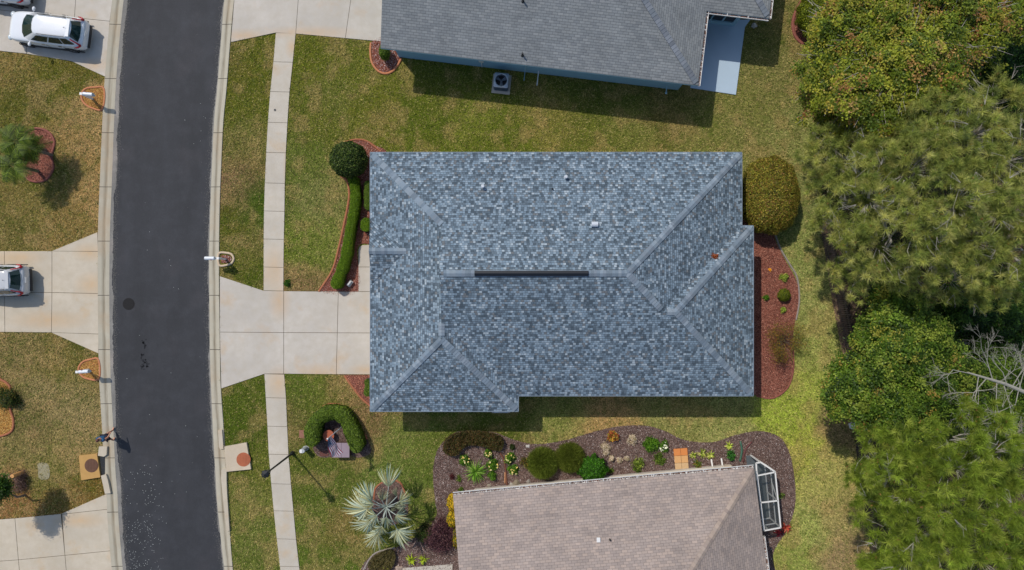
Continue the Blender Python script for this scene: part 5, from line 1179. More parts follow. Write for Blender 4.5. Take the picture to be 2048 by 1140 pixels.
for q, r_, lab in (((976, 908), .26, 'small flowering bush right below the dark spreading shrub'), ((930, 920), .33, 'flowering bush touching the spiky plant from the left'), ((985, 933), .38, 'flowering bush touching the spiky plant from the right'),
                   ((1019, 917), .33, 'flowering bush right of the dark drain tube, upper one'), ((1027, 941), .31, 'flowering bush right of the dark drain tube, lower one'), ((984, 953), .24, 'leafy bush without flowers at the lower right of the spiky plant')):
    bush('flowering_bush', *q, r_, .5, 1500, .09, BRG, lab, 'bush', 'small bright green bushes in the brown bed', None if 'without' in lab else fl_, 10)
bush('green_plant', 1026, 895, .2, .3, 500, .07, DKG, 'little dark green tuft above the right flowering bushes')
bush('green_plant', 921, 979, .16, .25, 300, .07, GRN, 'little green tuft near the corner of the taupe roof')
bush('weed', 919, 957, .22, .2, 260, .07, GRN, 'thin weeds left of the spiky green plant')
bush('red_plant', 904, 953, .18, .25, 350, .07, [A(92, 44, 44), A(70, 36, 36)], 'small dark red plant in the left part of the brown bed')
FE = [A(74, 88, 26), A(92, 104, 34), A(58, 72, 20), A(110, 118, 48)]
def featherbush(px, py, r, h, n, label, cols=FE):
    c = P(px, py, h * .6); c.z = 0; t = empty('feathery_shrub', c, label, 'shrub', None); d_ = rdir(n); d_[:, 2] = np.abs(d_[:, 2]); L = rng.uniform(.55, 1.05, n)[:, None] * np.array((r, r, h)); p0 = np.array(c) + d_ * L; p0[:, 2] += .05
    ax = nrm(d_ + rdir(n) * .8 + (0, 0, .3)); ln = rng.uniform(.12, .26, n)[:, None]; s_ = nrm(np.cross(ax, rdir(n))) * .008
    V = np.stack([p0 - s_, p0 + s_, p0 + ax * ln], 1).reshape(-1, 3); mkn('foliage', V, 3, M_NEEDLE, 1.5 * pal(cols, n) * rng.uniform(.5, 1.3, (n, 1)), t)
    b = MB()
    for i in range(14): q = np.array(c) + rdir(1)[0] * (r, r, 0) * .6; b.tube([c, Vector((q[0], q[1], h * .7))], [.02, .006], 5)
    b.build('stem', M_BARK, t)
featherbush(1086, 929, .85, 1.1, 26000, 'left one of two feathery dark green shrubs in the brown bed'); featherbush(1141, 918, .8, 1.0, 24000, 'right one of two feathery dark green shrubs in the brown bed', [A(84, 96, 30), A(66, 78, 24), A(104, 110, 44)])
bush('small_shrub', 1052, 926, .36, .45, 900, .07, OLV + DKG, 'small reddish green shrub left of the feathery shrubs')
dome('leafy_bush', 1185, 938, .8, .72, .95, 11000, .1, [A(56, 102, 18), A(42, 82, 14), A(76, 122, 30), A(32, 64, 12)], 'bright green leafy bush against the long white wall', lump=.12)
CR = [A(204, 192, 168), A(176, 160, 132), A(150, 136, 96), A(220, 206, 190)]
for q, r_, lab in (((1209, 900), .34, 'pale cream bush below the red and orange croton'), ((1223, 917), .17, 'tiny pale plant, first of the row right of the bright green bush'), ((1240, 921), .17, 'tiny pale plant, middle of the row right of the bright green bush'), ((1254, 917), .16, 'tiny pale plant, last of the row right of the bright green bush'), ((1265, 879), .3, 'pale pink leaved bush right of the croton')):
    bush('pale_plant', *q, r_, .4, int(500 + r_ * 2200), .07, CR if r_ < .32 or q[0] < 1230 else CR + GRN[:1], lab, 'plant', 'pale leaved plants in the brown bed')
bush('croton', 1226, 876, .32, .6, 700, .13, [A(184, 96, 58), A(190, 138, 52), A(170, 152, 58), A(148, 56, 48), A(124, 126, 54)], 'red orange and yellow croton in the brown bed')
bush('leafy_bush', 1303, 890, .42, .6, 2000, .1, BRG, 'bright green bush left of the white dotted bush'); bush('flowering_bush', 1327, 893, .33, .5, 1700, .08, BRG, 'small bright round bush dotted with white flowers', 'bush', None, [A(240, 240, 220)], 14)
bush('leafy_bush', 1322, 919, .36, .45, 1100, .09, GRN, 'loose green plant left of the orange paved pad'); bush('small_shrub', 1280, 926, .38, .4, 700, .09, YLG + GRN, 'yellow edged plant between the pale row and the loose green plant')
bush('small_shrub', 1275, 938, .3, .3, 350, .08, GRN, 'thin green plant near the wall below the yellow edged plant'); bush('weed', 1222, 942, .2, .2, 240, .07, GRN, 'weeds beside the bright green bush at the wall')
for q, r_, lab in (((1387, 911), .24, 'small yellow leaved plant right of the orange pad'), ((1404, 907), .36, 'larger yellow green plant, middle of the three right of the orange pad'), ((1421, 910), .3, 'spiky yellow green plant, last of the three right of the orange pad')):
    strappy('variegated_plant', *q, r_, .35, 46, .05, YLG + [A(210, 206, 130)], lab, 'plant', 'yellow variegated plants')
strappy('variegated_plant', 1459, 892, .27, .35, 50, .05, [A(226, 226, 150), A(190, 200, 90), A(150, 168, 60)], 'pale yellow rosette plant near the upper edge of the bed'); bush('leafy_bush', 1463, 912, .3, .4, 600, .13, [A(52, 104, 40), A(76, 126, 44), A(40, 84, 36)], 'broad leaved green plant left of the green hose')
bush('small_shrub', 1397, 931, .32, .3, 500, .08, GRN + [A(170, 100, 60)], 'green and rusty plant by the wall right of the orange pad'); bush('small_shrub', 1565, 993, .2, .3, 160, .08, GRN, 'small green sprigs on the mulch right of the screen enclosure')
strappy('red_bromeliad', 1573, 1056, .42, .45, 34, .09, [A(176, 78, 62), A(190, 112, 82), A(136, 46, 50)], 'red orange bromeliad at the lower corner of the screen enclosure, upper of two'); strappy('red_bromeliad', 1557, 1066, .34, .4, 24, .08, [A(140, 46, 54), A(112, 34, 44)], 'darker red bromeliad at the lower corner of the screen enclosure, lower of two')
# yellow flowering bushes by the taupe roof
YF = [A(196, 160, 24), A(180, 142, 20), A(200, 176, 56), A(120, 124, 30)]
dome('yellow_bush', 906, 1004, .34, .5, .9, 3500, .06, YF, 'yellow flowering bush beside the corner of the taupe roof, topmost', lump=.1); dome('yellow_bush', 905, 1037, .32, .46, .9, 3300, .06, YF + GRN[:1], 'yellow flowering bush beside the taupe roof, second from the top', lump=.1); dome('yellow_bush', 911, 1075, .2, .55, .7, 2000, .06, YF + GRN, 'yellow and green bush mostly hidden by the taupe roof edge', lump=.1)
PU = [A(70, 42, 50), A(92, 60, 64), A(54, 32, 40), A(112, 80, 78)]
bush('purple_shrub', 880, 1075, .95, 1.2, 14000, .08, PU, 'large dark purple leaved shrub beside the taupe roofed house', 'shrub', clumps=40); bush('dark_shrub', 846, 1068, .55, .8, 4500, .08, DKG + [A(80, 66, 40)], 'dark green shrub between the silver palm and the purple shrub', 'shrub', clumps=20)
ground_cover('spreading_shrub', closed([(735, 1130), (750, 1112), (780, 1100), (790, 1110), (788, 1128), (775, 1145), (745, 1150)], 5), .45, 9000, .07, [A(92, 84, 48), A(74, 72, 36), A(112, 100, 62)], 'olive brown spreading shrub at the bottom edge below the silver palm')
for q, lab in (((773, 1134), 'yellow green rosette at the bottom edge, left of three'), ((822, 1120), 'yellow green rosette at the bottom edge, middle of three'), ((846, 1120), 'yellow green rosette at the bottom edge, right of three')): strappy('variegated_plant', *q, .36, .4, 40, .055, [A(160, 176, 40), A(190, 200, 70), A(110, 130, 30)], lab, 'plant', 'yellow variegated plants')
# bed behind the house
bush('small_shrub', 1569, 555, .26, .35, 700, .08, YLG, 'small yellow green plant topmost in the rear red bed'); dome('round_shrub', 1568, 590, .36, .36, .5, 3500, .05, [A(92, 104, 24), A(74, 86, 18), A(112, 118, 34)], 'small olive ball shrub in the rear red bed'); bush('small_shrub', 1533, 597, .22, .3, 600, .07, BRG, 'light green tuft beside the eave in the rear red bed'); bush('small_shrub', 1567, 620, .2, .3, 500, .07, YLG, 'small yellow green tuft below the olive ball shrub')
bush('yellow_flower', 1541, 539, .09, .2, 60, .08, [A(236, 180, 40)], 'single yellow flower near the top of the rear red bed')
def sparse(px, py, r, h, n, label):
    c = P(px, py, h * .6); c.z = 0; t = empty('sparse_shrub', c, label, 'shrub'); b = MB(); pts = []
    for i in range(46):
        a = rng.uniform(0, 6.28); rr_ = r * math.sqrt(rng.random()); q = c + Vector((math.cos(a) * rr_, math.sin(a) * rr_ * 1.2, h * rng.uniform(.5, 1))); mdl = (c + q) / 2 + Vector((0, 0, .1)); b.tube([c, mdl, q], [.02, .012, .004], 4); pts += [q, mdl * .4 + q * .6]
    b.build('stem', M_BARK, t); pts = np.array([tuple(p) for p in pts]); cen = pts[rng.integers(0, len(pts), n)] + rng.normal(size=(n, 3)) * .16; mkn('foliage', quads(cen, nrm(rdir(n) + (0, 0, .6)), .07, .035), 4, M_LEAF, pal([A(120, 104, 36), A(86, 92, 34), A(150, 120, 44), A(110, 70, 50)], n), t)
sparse(1571, 680, 1.1, 1.5, 4200, 'sparse twiggy olive shrub leaning over the edge of the rear red bed')
# upper right bed shrub, left edge beds
dome('round_shrub', 1640, 28, 1.25, 1.35, 1.8, 30000, .08, [A(104, 116, 24), A(84, 96, 20), A(124, 130, 34), A(64, 76, 18)], 'rounded yellow green shrub inside the hooked brick border near the top edge', lump=.06)
bush('dark_shrub', 4, 800, .7, 1.0, 4000, .09, DKG + [A(100, 84, 34)], 'dark shrub in the orange chip bed at the left edge', 'shrub', clumps=16); bush('dead_bush', 28, 968, .75, .8, 2600, .07, [A(110, 84, 76), A(136, 112, 100), A(84, 66, 58)], 'brownish purple dry bush in the lower left lawn', 'shrub', clumps=18)
bush('weed', 573, 567, .22, .3, 700, .08, [A(46, 84, 14), A(60, 96, 20)], 'dark green tuft in the lawn beside the sidewalk corner')
bush('weed', 466, 543, .2, .3, 500, .07, [A(70, 84, 24), A(52, 62, 20)], 'dark tuft below the oval mailbox ring')

# ------------------------------------------------------------------ palms
def fan_palm():
    hub = P(773, 1013, 1.7); base = Vector((hub.x, hub.y, 0)); t = empty('silver_palm', base, 'silver blue fan palm with a wide crown on the front lawn', 'palm tree')
    MB().tube([base, base + Vector((0, 0, .8)), hub], [.26, .22, .16], 12).build('trunk', M_BARK, t)
    fans = [((777, 974), (0, 1), 1.6, 2.3, .7), ((744, 999), (-.85, .6), 1.7, 2.2, 1.1), ((735, 1017), (-1, .05), 1.95, 2.1, 1.2), ((741, 1043), (-.95, -.35), 1.8, 1.9, 1.1), ((757, 1064), (-.4, -.9), 1.6, 1.8, 1.2), ((773, 1034), (.1, -1), .9, 2.6, 1.0),
            ((799, 1003), (.85, .5), 1.0, 2.4, 1.1), ((792, 1030), (.95, -.3), 1.15, 2.3, 1.1), ((794, 1058), (.45, -.9), 1.55, 1.8, 1.15), ((764, 1001), (0, .95), .8, 2.7, .7), ((794, 993), (-.15, 1), .7, 2.6, .5), ((754, 1030), (-.8, -.6), 1.1, 2.4, 1.0), ((764, 1052), (-.5, -.8), 1.1, 2.2, 1.1), ((780, 1022), (.5, .4), .6, 2.9, .4), ((748, 1008), (-.9, .2), 1.1, 2.5, .9), ((788, 1012), (.8, .1), .8, 2.8, .7)]
    SV = [A(150, 162, 144), A(124, 142, 130), A(172, 178, 154), A(98, 116, 104), A(182, 184, 150)]
    for (px, py), dr, Rl, z, spread in fans:
        p = P(px, py, z); u = Vector((dr[0], dr[1], 0)).normalized(); s_ = Vector((-u.y, u.x, 0)); L = Rl * S * 40 * .78 * (H - z) / H
        fr = empty('frond', (0, 0, 0)); fr.parent = t; fr.matrix_parent_inverse = Matrix.Translation(base).inverted(); del fr
        V = []; C_ = []; nseg = 24; L *= rng.uniform(.8, 1.0); spread *= rng.uniform(.8, 1.1); tw = rng.uniform(-.25, .25)
        for k in range(nseg):
            a = (k / (nseg - 1) - .5) * 2 * spread * 1.15 + rng.normal() * .04 + tw; dv = u * math.cos(a) + s_ * math.sin(a); sv = Vector((-dv.y, dv.x, 0)); lk = L * (1 - .42 * abs(a) / 1.5) * rng.uniform(.8, 1.12); col = pal(SV, 1, .12)[0]
            if rng.random() < .22: col = np.array(A(178, 176, 128))
            pts = []
            for j in range(5):
                f = j / 4; pts.append(p + dv * lk * f + Vector((0, 0, .12 * math.sin(f * 2) * (1 if k % 2 else .9) - .42 * L * f ** 2.2 * (.6 + .5 * abs(math.sin(a))))))
            w_ = [L * 1.0 * math.sin(spread * 1.15 / nseg) * f for f in (.04, .38, .5, .36, .04)]
            for j in range(4):
                up = Vector((0, 0, .03 * (1 if j < 3 else .3)))
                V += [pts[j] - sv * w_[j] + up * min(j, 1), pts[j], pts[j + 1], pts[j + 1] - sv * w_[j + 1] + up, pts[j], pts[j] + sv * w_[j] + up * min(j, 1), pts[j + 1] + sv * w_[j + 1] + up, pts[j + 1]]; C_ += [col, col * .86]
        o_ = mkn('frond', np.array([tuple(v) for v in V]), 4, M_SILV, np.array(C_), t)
        mid = (hub + p) / 2 + Vector((0, 0, .12)); MB().tube([hub, mid, p, p + u * L * .25], [.035, .026, .018, .008], 6).build('stalk', M_STALK, o_)
M_SILV = attr_mat('silver_leaf', .5, .12); M_STALK = simple('pale_stalk', A(176, 186, 176), .6)
fan_palm()
for o_ in [o_ for o_ in bpy.data.objects if o_.type == 'EMPTY' and o_.name.startswith('frond')]: bpy.data.objects.remove(o_)
def feather_palm(px, py, h, r, n, label, cols):
    hub = P(px, py, h); base = Vector((hub.x, hub.y, 0)); t = empty('feather_palm', base, label, 'palm tree', 'small palms in the peanut shaped bed'); MB().tube([base, hub], [.1, .07], 8).build('trunk', M_BARK, t)
    for i in range(n):
        a = 6.283 * i / n + rng.uniform(-.2, .2); el_ = rng.uniform(.05, .9); L = r * rng.uniform(.85, 1.1); u = Vector((math.cos(a), math.sin(a), 0)); s_ = Vector((-u.y, u.x, 0)); pts = [hub + u * L * math.cos(el_ * .7) * f + Vector((0, 0, L * math.sin(el_) * f - L * .55 * f * f)) for f in np.linspace(0, 1, 9)]
        V = []; C_ = []; m = 34
        for k in range(m):
            f = .12 + .88 * k / m; x = f * 8; j = min(int(x), 7); p = pts[j] + (pts[j + 1] - pts[j]) * (x - j); ll = L * .34 * math.sin(math.pi * min(1, f * .9 + .12)) + .03; col = pal(cols, 1)[0]
            for sg in (1, -1):
                e_ = p + s_ * sg * ll + u * ll * .6 - Vector((0, 0, ll * .35)); V += [p - u * .012, p + u * .012, e_]; C_.append(col)
        fr = mkn('frond', np.array([tuple(v) for v in V]), 3, M_LEAF, np.array(C_), t); MB().tube(pts, [.012] * 8 + [.004], 4).build('stalk', M_STALK2, fr)
M_STALK2 = simple('green_stalk', A(92, 104, 44), .7)
PG = [A(84, 104, 28), A(66, 86, 22), A(112, 128, 44), A(48, 64, 18)]
feather_palm(34, 284, 2.4, 1.25, 20, 'small feathery palm in the peanut shaped bed, upper one', PG); feather_palm(26, 330, 2.1, 1.15, 20, 'small feathery palm in the peanut shaped bed, lower left one', PG); feather_palm(62, 298, 1.8, 1.0, 16, 'small feathery palm in the peanut shaped bed, right one', PG)

# ------------------------------------------------------------------ trees
def tubes_np(segs, mat, name, parent, cols=None):
    """many thin 3-sided branches: (p0, p1, r0, r1)"""
    a = np.array([s_[0] for s_ in segs], float); b_ = np.array([s_[1] for s_ in segs], float); r0 = np.array([s_[2] for s_ in segs])[:, None]; r1 = np.array([s_[3] for s_ in segs])[:, None]
    t = nrm(b_ - a); u = nrm(np.cross(t, np.array((.3, .5, .81)))); v = np.cross(t, u); V = []
    K = 5; ang = [6.283 * k / K for k in range(K)]
    for k in range(K):
        c0, s0, c1, s1 = math.cos(ang[k]), math.sin(ang[k]), math.cos(ang[(k + 1) % K]), math.sin(ang[(k + 1) % K])
        V.append(np.stack([a + (u * c0 + v * s0) * r0, a + (u * c1 + v * s1) * r0, b_ + (u * c1 + v * s1) * r1, b_ + (u * c0 + v * s0) * r1], 1))
    V = np.concatenate(V, 0).reshape(-1, 3); m = len(V) // 4
    return mkn(name, V, 4, mat, np.tile((.3, .27, .24), (m, 1)) if cols is None else cols, parent)
def lobes_world(lobes): return [(np.array(P(px, py, z)), r * S * (H - z) / H, z) for px, py, r, z in lobes]
def skeleton(t, base, lw, trunk_r, top_z, extra=6):
    segs = []; tt = np.mean([l[0] for l in lw], 0); fork = np.array([base[0] * .35 + tt[0] * .65, base[1] * .35 + tt[1] * .65, top_z]); mid = (np.array(base) + fork) / 2 + rng.normal(size=3) * (.15, .15, 0)
    MB().tube([Vector(base), Vector(mid), Vector(fork)], [trunk_r, trunk_r * .8, trunk_r * .6], 10).build('trunk', M_BARK, t)
    limbs = []
    for c, r, z in lw:
        m_ = fork * .45 + c * .55 + rng.normal(size=3) * .3; m_[2] = fork[2] * .35 + c[2] * .65
        segs += [(fork, m_, trunk_r * .42, trunk_r * .24), (m_, c, trunk_r * .24, trunk_r * .13)]; limbs.append((m_, c))
    return segs, fork
def broadleaf(name, base, lobes, dens, lsize, cols, label, trunk_r=.22, twig=.5, tip=None, tipf=.0, bare=0, group=None, ccol=None):
    lw = lobes_world(lobes); bz = P(*base); t = empty(name, bz, label, 'tree', group); segs, fork = skeleton(t, tuple(bz), lw, trunk_r, max(1.5, np.mean([l[2] for l in lw]) * .5))
    CEN = []; COLS = []; NOR = []
    for c, r, z in lw:
        nc = int(34 * r * r * 4 * dens / 10) + 6
        d_ = rdir(nc); d_[:, 2] = np.where(rng.random(nc) < .8, np.abs(d_[:, 2]), d_[:, 2]); rad = r * (.35 + .68 * rng.random(nc) ** .5) * np.where(rng.random(nc) < .1, 1.22, 1) * (1 + .3 * np.sin(d_[:, 0] * 5 + c[0]) * np.sin(d_[:, 1] * 5 + c[1])); cc = c + d_ * rad[:, None] * (1, 1, .62)
        kb = max(5, nc // 9); bc_ = cc[rng.integers(0, nc, kb)]; near = np.argmin(((cc[:, None, :] - bc_[None]) ** 2).sum(2), 1); cc = cc + (bc_[near] - cc) * .38 + np.array((0, 0, .12)) * rng.normal(size=(nc, 1)); nl = rng.integers(22, 46, nc); idx = np.repeat(np.arange(nc), nl); m = len(idx); off = rng.normal(size=(m, 3)) * (.15, .15, .07); CEN.append(cc[idx] + off); NOR.append(nrm(rdir(m) * .6 + np.array((0, 0, .9)) + d_[idx] * .35))
        base_c = pal(cols, nc, .12) * rng.uniform(.95, 1.5, (nc, 1))
        if tip is not None: k = rng.random(nc) < tipf; base_c[k] = pal(tip, int(k.sum()), .2)
        COLS.append(base_c[idx] * rng.uniform(.7, 1.3, (m, 1)))
        k = rng.random(nc) < twig
        for q in cc[k]:
            s0 = c + (q - c) * .25 + rng.normal(size=3) * .12; s0[2] -= r * .12; mm = (s0 + q) / 2 + rng.normal(size=3) * .06; segs += [(s0, mm, .022, .014), (mm, q, .014, .006)]
    hubp = np.mean([l[0] for l in lw], 0)
    for i in range(bare):
        c, r, z = lw[rng.integers(0, len(lw))]; d_ = rdir(1)[0]; d_[2] = abs(d_[2]) * .4 + .35; d_ = d_ / np.linalg.norm(d_); q = c + d_ * r * (1, 1, .62) * rng.uniform(.6, .98); o_ = (q - hubp); o_[2] *= .3; o_ /= np.linalg.norm(o_) + 1e-6
        for j in range(rng.integers(2, 5)):
            a = q + rng.normal(size=3) * .2; b2 = a + o_ * rng.uniform(.3, .8) + rng.normal(size=3) * .2; segs.append((a, b2, .014, .005))
    CEN = np.concatenate(CEN); m = len(CEN)
    mkn('crown', quads(CEN, np.concatenate(NOR), lsize * rng.uniform(.65, 1.3, m), lsize * .62, .1), 4, M_LEAF, np.concatenate(COLS), t)
    tubes_np(segs, M_PALEBARK if bare else M_BARK, 'branches', t); return t
def pine(name, base, lobes, dens, cols, label, trunk_r=.25, group='pine trees at the edge of the wood', nl=.36, cone=True):
    lw = lobes_world(lobes); bz = P(*base); t = empty(name, bz, label, 'tree', group); segs, fork = skeleton(t, tuple(bz), lw, trunk_r, np.mean([l[2] for l in lw]) * .6); VV = []; CC = []; cones = []
    for c, r, z in lw:
        ns = int(4.4 * r * r) + 4; sd = rdir(ns); sd[:, 2] = np.abs(sd[:, 2]) * rng.uniform(-.2, 1, ns); sc_ = c + nrm(sd) * (r * rng.uniform(.35, 1.0, ns))[:, None] * (1, 1, .55); sr = rng.uniform(.4, .75, ns); per = 7
        nc = ns * per; j_ = np.repeat(np.arange(ns), per); d_ = rdir(nc); d_[:, 2] = np.where(rng.random(nc) < .75, np.abs(d_[:, 2]) + .05, d_[:, 2] * .6); d_ = nrm(d_); cc = sc_[j_] + d_ * (sr[j_] * rng.uniform(.3, .8, nc))[:, None] * (1, 1, .6)
        M = 64; ax = nrm(d_ * .5 + np.array((0, 0, .8)) + rdir(nc) * .35); idx = np.repeat(np.arange(nc), M); m = len(idx); nd = nrm(rdir(m) + ax[idx] * .75); L = nl * rng.uniform(.6, 1.1, m)[:, None] * rng.uniform(.8, 1.2, nc)[idx][:, None]
        p0 = cc[idx] - ax[idx] * .03 + ax[idx] * rng.uniform(-.06, .08, (m, 1)); s_ = nrm(np.cross(nd, rdir(m))) * .011; VV.append(np.stack([p0 - s_, p0 + s_, p0 + nd * L], 1).reshape(-1, 3))
        bc = pal(cols, nc, .1) * rng.uniform(1.35, 2.05, (nc, 1)); CC.append(bc[idx] * rng.uniform(.7, 1.25, (m, 1)))
        for q, kk in zip(cc, rng.random(nc)):
            if kk < .3: s0 = c + (q - c) * rng.uniform(.1, .6); s0[2] -= r * .25; mm = (s0 + q) / 2 + rng.normal(size=3) * .08; mm[2] -= .12; segs += [(s0, mm, .016, .011), (mm, q - np.array((0, 0, .08)), .011, .005)]
            if kk > .93 and cone: cones.append(q + np.array((0, 0, .06)))
        for i in range(int(1.1 * r * r)):          # bare grey twigs showing between the tufts
            a = rng.uniform(0, 6.28); q = c + np.array((math.cos(a), math.sin(a), 0)) * r * math.sqrt(rng.random()) * .9; q[2] += r * .4 * rng.uniform(.5, 1.0); u = np.array((math.cos(a), math.sin(a), .1))
            for j in range(rng.integers(2, 5)): b2 = q + u * rng.uniform(.2, .6) + rng.normal(size=3) * .18; segs.append((q, b2, .010, .004)); segs.append((b2, b2 + rng.normal(size=3) * .15, .006, .003))
    if cones:
        cn = np.array(cones); cn = np.repeat(cn, 12, 0) + rng.normal(size=(len(cn) * 12, 3)) * .02; e1 = rdir(len(cn)) * .05; e2 = rdir(len(cn)) * .04; VV.append(np.stack([cn - e1, cn + e1, cn + e2], 1).reshape(-1, 3)); CC.append(pal([A(176, 140, 84), A(140, 104, 66)], len(cn)))
    mkn('crown', np.concatenate(VV), 3, M_NEEDLE, np.concatenate(CC), t); tubes_np(segs, M_PALEBARK, 'branches', t)
MAP = [A(98, 108, 30), A(82, 96, 26), A(116, 122, 36), A(64, 80, 24), A(130, 128, 44)]
broadleaf('maple_tree', (1812, 175), [(1840, 60, 95, 8), (1740, 80, 95, 7.5), (1690, 150, 85, 6.5), (1760, 170, 95, 8.5), (1850, 150, 90, 9), (1930, 60, 90, 8.5), (1990, 20, 80, 8), (1660, 215, 60, 5), (1730, 240, 62, 6), (1680, 60, 60, 6), (1900, -10, 90, 8), (1780, -10, 90, 8), (1830, 215, 60, 8)], 13, .13, MAP,
          'wide yellow green tree with orange tipped leaves and pale twigs at the top right', .3, .35, [A(150, 116, 62), A(140, 100, 58), A(144, 130, 50), A(158, 132, 78)], .12, 380)
DG = [A(52, 78, 22), A(40, 62, 18), A(68, 94, 28), A(30, 48, 14)]
broadleaf('evergreen_tree', (2000, 140), [(2010, 110, 75, 5), (1965, 135, 50, 4.5), (2040, 170, 60, 4.5), (2060, 60, 60, 5)], 13, .12, DG, 'dark green tree at the right edge between the orange tipped tree and the pines', .2, .3)
PN = [A(114, 120, 58), A(102, 110, 52), A(128, 130, 68), A(86, 96, 46), A(136, 134, 78)]
pine('pine_tree', (1830, 400), [(1760, 320, 85, 9), (1690, 330, 70, 7.5), (1680, 400, 60, 7), (1750, 400, 90, 9.5), (1830, 340, 90, 10.5), (1700, 470, 62, 7.5), (1770, 490, 85, 9), (1740, 545, 60, 7.5), (1635, 320, 42, 6.5), (1655, 385, 45, 6.5), (1690, 540, 45, 6), (1665, 430, 40, 6), (1650, 285, 42, 7), (1740, 260, 60, 8)], 1.15, PN, 'big olive pine with grey twigs reaching over the lawn near the sheared shrub')
pine('pine_tree', (1900, 420), [(1850, 430, 90, 11), (1930, 400, 95, 11.5), (1880, 500, 85, 10), (1840, 555, 60, 8.5), (1950, 480, 85, 10.5), (1910, 560, 65, 8)], 1.15, PN, 'pine in the middle of the wood right of the big olive pine')
pine('pine_tree', (1960, 260), [(1900, 240, 75, 10), (1960, 270, 85, 11), (1850, 270, 70, 9.5), (2020, 320, 80, 11), (1990, 210, 60, 9), (1930, 320, 80, 11), (2050, 260, 60, 10)], 1.15, PN + [A(86, 94, 50)], 'greyish pine touching the right edge below the orange tipped tree')
pine('pine_tree', (2030, 470), [(2020, 420, 80, 11), (2040, 500, 80, 10.5), (1990, 550, 70, 9), (2060, 580, 60, 8.5)], 1.15, PN, 'pine cut by the right edge at middle height')
LV = [A(72, 94, 26), A(58, 80, 20), A(92, 112, 36), A(44, 64, 18), A(112, 124, 46)]
broadleaf('oak_tree', (1800, 700), [(1790, 640, 60, 6.5), (1750, 665, 48, 5.5), (1830, 660, 55, 6.5), (1800, 700, 60, 7), (1850, 690, 50, 6.5), (1740, 700, 30, 5), (1770, 610, 40, 5)], 14, .13, LV, 'bright green bushy tree at the dirt strip behind the rear bed', .2, .25, [A(140, 138, 54)], .06)
broadleaf('oak_tree', (1790, 800), [(1700, 745, 42, 5), (1690, 790, 48, 5), (1745, 765, 55, 6), (1800, 760, 60, 6.5), (1860, 770, 65, 6.5), (1750, 820, 55, 5.5), (1810, 820, 60, 6.5), (1870, 830, 50, 6), (1920, 790, 60, 6), (1890, 720, 45, 5.5)], 14, .13, LV, 'wide green tree reaching left over the lawn above the lower pines', .24, .25, [A(140, 120, 56), A(140, 138, 54)], .06)
broadleaf('understory_tree', (1960, 640), [(1930, 610, 60, 4.5), (1980, 600, 60, 4.5), (2030, 620, 55, 4.5), (1990, 660, 50, 4), (2045, 690, 45, 4), (1900, 640, 40, 3.5)], 12, .12, DG, 'shaded dark green tree under the right pines', .16, .3)
broadleaf('understory_tree', (2000, 800), [(1960, 760, 60, 4.5), (2010, 740, 55, 4.5), (2020, 810, 65, 5), (1960, 820, 55, 5), (2060, 760, 50, 4.5)], 13, .12, LV[:4], 'green tree beneath the bare white branches at the right edge', .16, .2)
PB = [A(96, 110, 36), A(84, 98, 30), A(110, 124, 44), A(70, 84, 28), A(120, 128, 54)]
pine('pine_tree', (1800, 960), [(1740, 910, 55, 7.5), (1725, 950, 40, 7), (1800, 890, 60, 9), (1780, 960, 62, 9.5), (1740, 1000, 48, 8), (1840, 930, 60, 10), (1820, 1000, 60, 10)], 1.25, PB, 'bright green pine at the lawn edge in the lower right wood', nl=.4)
pine('pine_tree', (1940, 920), [(1900, 880, 65, 10), (1960, 860, 65, 10), (1920, 940, 70, 11), (2000, 910, 75, 11.5), (1990, 980, 65, 11), (2045, 860, 60, 10), (2050, 960, 55, 11)], 1.25, PB, 'bright green pine at the right edge above the bottom corner', nl=.4)
pine('pine_tree', (1850, 1090), [(1780, 1060, 60, 9.5), (1765, 1110, 50, 9), (1840, 1060, 65, 10.5), (1890, 1020, 60, 11), (1820, 1130, 65, 10), (1890, 1100, 70, 11), (1770, 1160, 60, 9)], 1.25, PB, 'bright green pine at the bottom edge of the wood', nl=.4)
pine('pine_tree', (1990, 1080), [(1960, 1050, 70, 11), (2020, 1040, 70, 11.5), (1970, 1120, 75, 11), (2040, 1110, 70, 11)], 1.25, PB, 'bright green pine in the bottom right corner', nl=.4)
# dead bare tree and fallen logs
M_DEAD = simple('bleached_wood', A(158, 155, 144), .9, 0, .15, 10)
def bare_tree(label, base, top, brs, spread, cat='tree'):
    b0 = P(*base); t = empty('bare_tree', Vector((b0.x, b0.y, 0)), label, cat); a = np.array(P(base[0], base[1], base[2] if len(base) > 2 else 0)); b = np.array(P(*top))
    MB().tube([Vector(a), Vector((a + b) / 2 + np.array((0, .1, 0))), Vector(b)], [.11, .08, .04], 8).build('trunk', M_DEAD, t); segs = []
    def grow(p, dr, L, r, dep):
        q = p + dr * L; segs.append((p, q, r, r * .7))
        if dep == 0: return
        for k in range(rng.integers(2, 4)): dd = dr + rng.normal(size=3) * (.55, .55, .25); dd /= np.linalg.norm(dd); grow(q if k else p + dr * L * .6, dd, L * rng.uniform(.55, .8), r * .66, dep - 1)
    for f, dr in brs: p = a + (b - a) * f; dr = np.array(dr, float); grow(p, dr / np.linalg.norm(dr), spread * rng.uniform(.8, 1.15), .024, 5)
    tubes_np(segs, M_DEAD, 'branches', t)
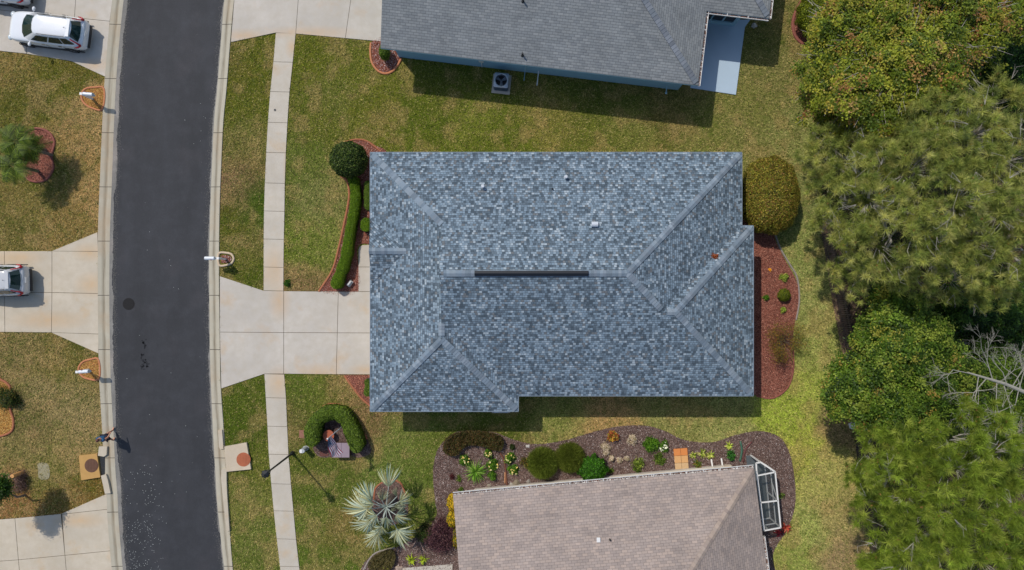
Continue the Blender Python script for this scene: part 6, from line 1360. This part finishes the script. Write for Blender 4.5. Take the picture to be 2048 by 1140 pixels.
bare_tree('bare bleached tree lying with white branching twigs at the right edge', (2080, 797, 7.5), (1935, 745, 8.0), [(.15, (-.3, .9, .1)), (.3, (.1, .9, .2)), (.45, (-.4, .8, .2)), (.5, (.2, -.9, .1)), (.3, (-.2, -.9, 0)), (.15, (.1, -1, 0)), (.65, (-.3, .8, .1)), (.75, (-.6, -.6, .1)), (.95, (-.9, .2, .1)), (.1, (.2, .9, .2)), (.4, (.3, .9, .3)), (.6, (-.1, -.9, .1)), (.25, (-.4, .8, .2)), (.85, (-.2, -.9, .1))], 1.05)
bare_tree('grey bare tree with drooping pale limbs in the dark gap at the right edge', (2070, 650, 3.5), (1960, 618, 4.0), [(.2, (-.4, -.8, 0)), (.4, (-.8, -.3, .1)), (.6, (-.7, .4, .1)), (.9, (-.9, -.2, 0)), (.5, (-.5, -.8, 0)), (.1, (-.3, -.9, 0))], .9)
tag(MB().tube([P(1850, 677, .4), P(1950, 690, .5), P(2070, 712, .6)], [.13, .2, .24], 12).build('fallen_log', simple('grey_log', A(126, 118, 108), .9, 0, .3, 8)), 'long grey fallen log in the dark gap of the wood', 'log')
# undergrowth
def undergrowth():
    poly = WOODS[:-2] + [(2120, 1215), (2120, -60)]; n = 150000; px = rng.uniform(1630, 2100, n); py = rng.uniform(-40, 1200, n); k = inpoly(px - 14, py, poly) & ~((py > 430) & (py < 760) & (px < 1730)); f = fbm(px / 22, py / 22, 4); k &= f > .46; px, py, f = px[k], py[k], f[k]; m = len(px)
    cen = np.stack([(px - 1024) * S * .97, (570 - py) * S * .97, np.clip((f - .46) * 9, 0, 2) * rng.random(m) + .05], 1); c = pal([A(58, 76, 26), A(78, 92, 34), A(44, 60, 20), A(92, 84, 44)], m)
    tag(mkn('undergrowth', quads(cen, nrm(rdir(m) + (0, 0, .9)), .11, .06), 4, M_LEAF, c), 'dark green undergrowth covering the floor of the wood', 'undergrowth', kind='stuff')
undergrowth()
# lower left tree whose crown is mostly out of the picture
broadleaf('small_tree', (50, 990), [(-20, 985, 26, 3.0), (4, 975, 18, 2.6), (-42, 1010, 26, 3.2)], 22, .1, DG, 'small tree cut by the lower left edge with a shadow on the driveway', .07, .4)
# little things on roof and ground
tag(MB().box(P(1707, 850, .15), (.45, .3, .3), R(20)).build('white_box', M_WHITE), 'small white box at the edge of the wood under the leaves', 'box')
n = 6240; yy = rng.uniform(0, 1140, 6000); edge = np.where(rng.random(6000) < .62, np.interp(yy, YS, wi) + 8 + np.abs(rng.normal(0, 3.5, 6000)), np.interp(yy, YS, ei) - 2 - np.abs(rng.normal(0, 4.0, 6000))); px = np.concatenate([rng.normal(290, 18, 150), rng.uniform(240, 420, 30), rng.normal(270, 14, 60), edge]); py = np.concatenate([rng.uniform(930, 1140, 150), rng.uniform(0, 1140, 30), rng.uniform(1040, 1140, 60), yy])
cen = np.stack([(px - 1024) * S, (570 - py) * S, np.full(n, .024)], 1); tag(mkn('road_grit', quads(cen, np.tile((0, 0, 1.0), (n, 1)), rng.uniform(.015, .06, n), .03), 4, M_CHIP, np.concatenate([np.tile(A(200, 205, 200), (240, 1)), np.tile(A(112, 110, 106), (6000, 1))])), 'white specks scattered on the dark asphalt', 'grit', kind='stuff')
cen = np.repeat(np.array([tuple(P(*q, .021)) for q in ((287, 685), (284, 712), (289, 722), (285, 733), (295, 731), (291, 690))]), 10, 0) + rng.normal(size=(60, 3)) * (.06, .1, 0); tag(mkn('tar_patch', quads(cen, np.tile((0, 0, 1.0), (60, 1)), rng.uniform(.06, .16, 60), .09), 4, M_CHIP, np.tile((.02, .021, .024), (60, 1))), kind='structure')
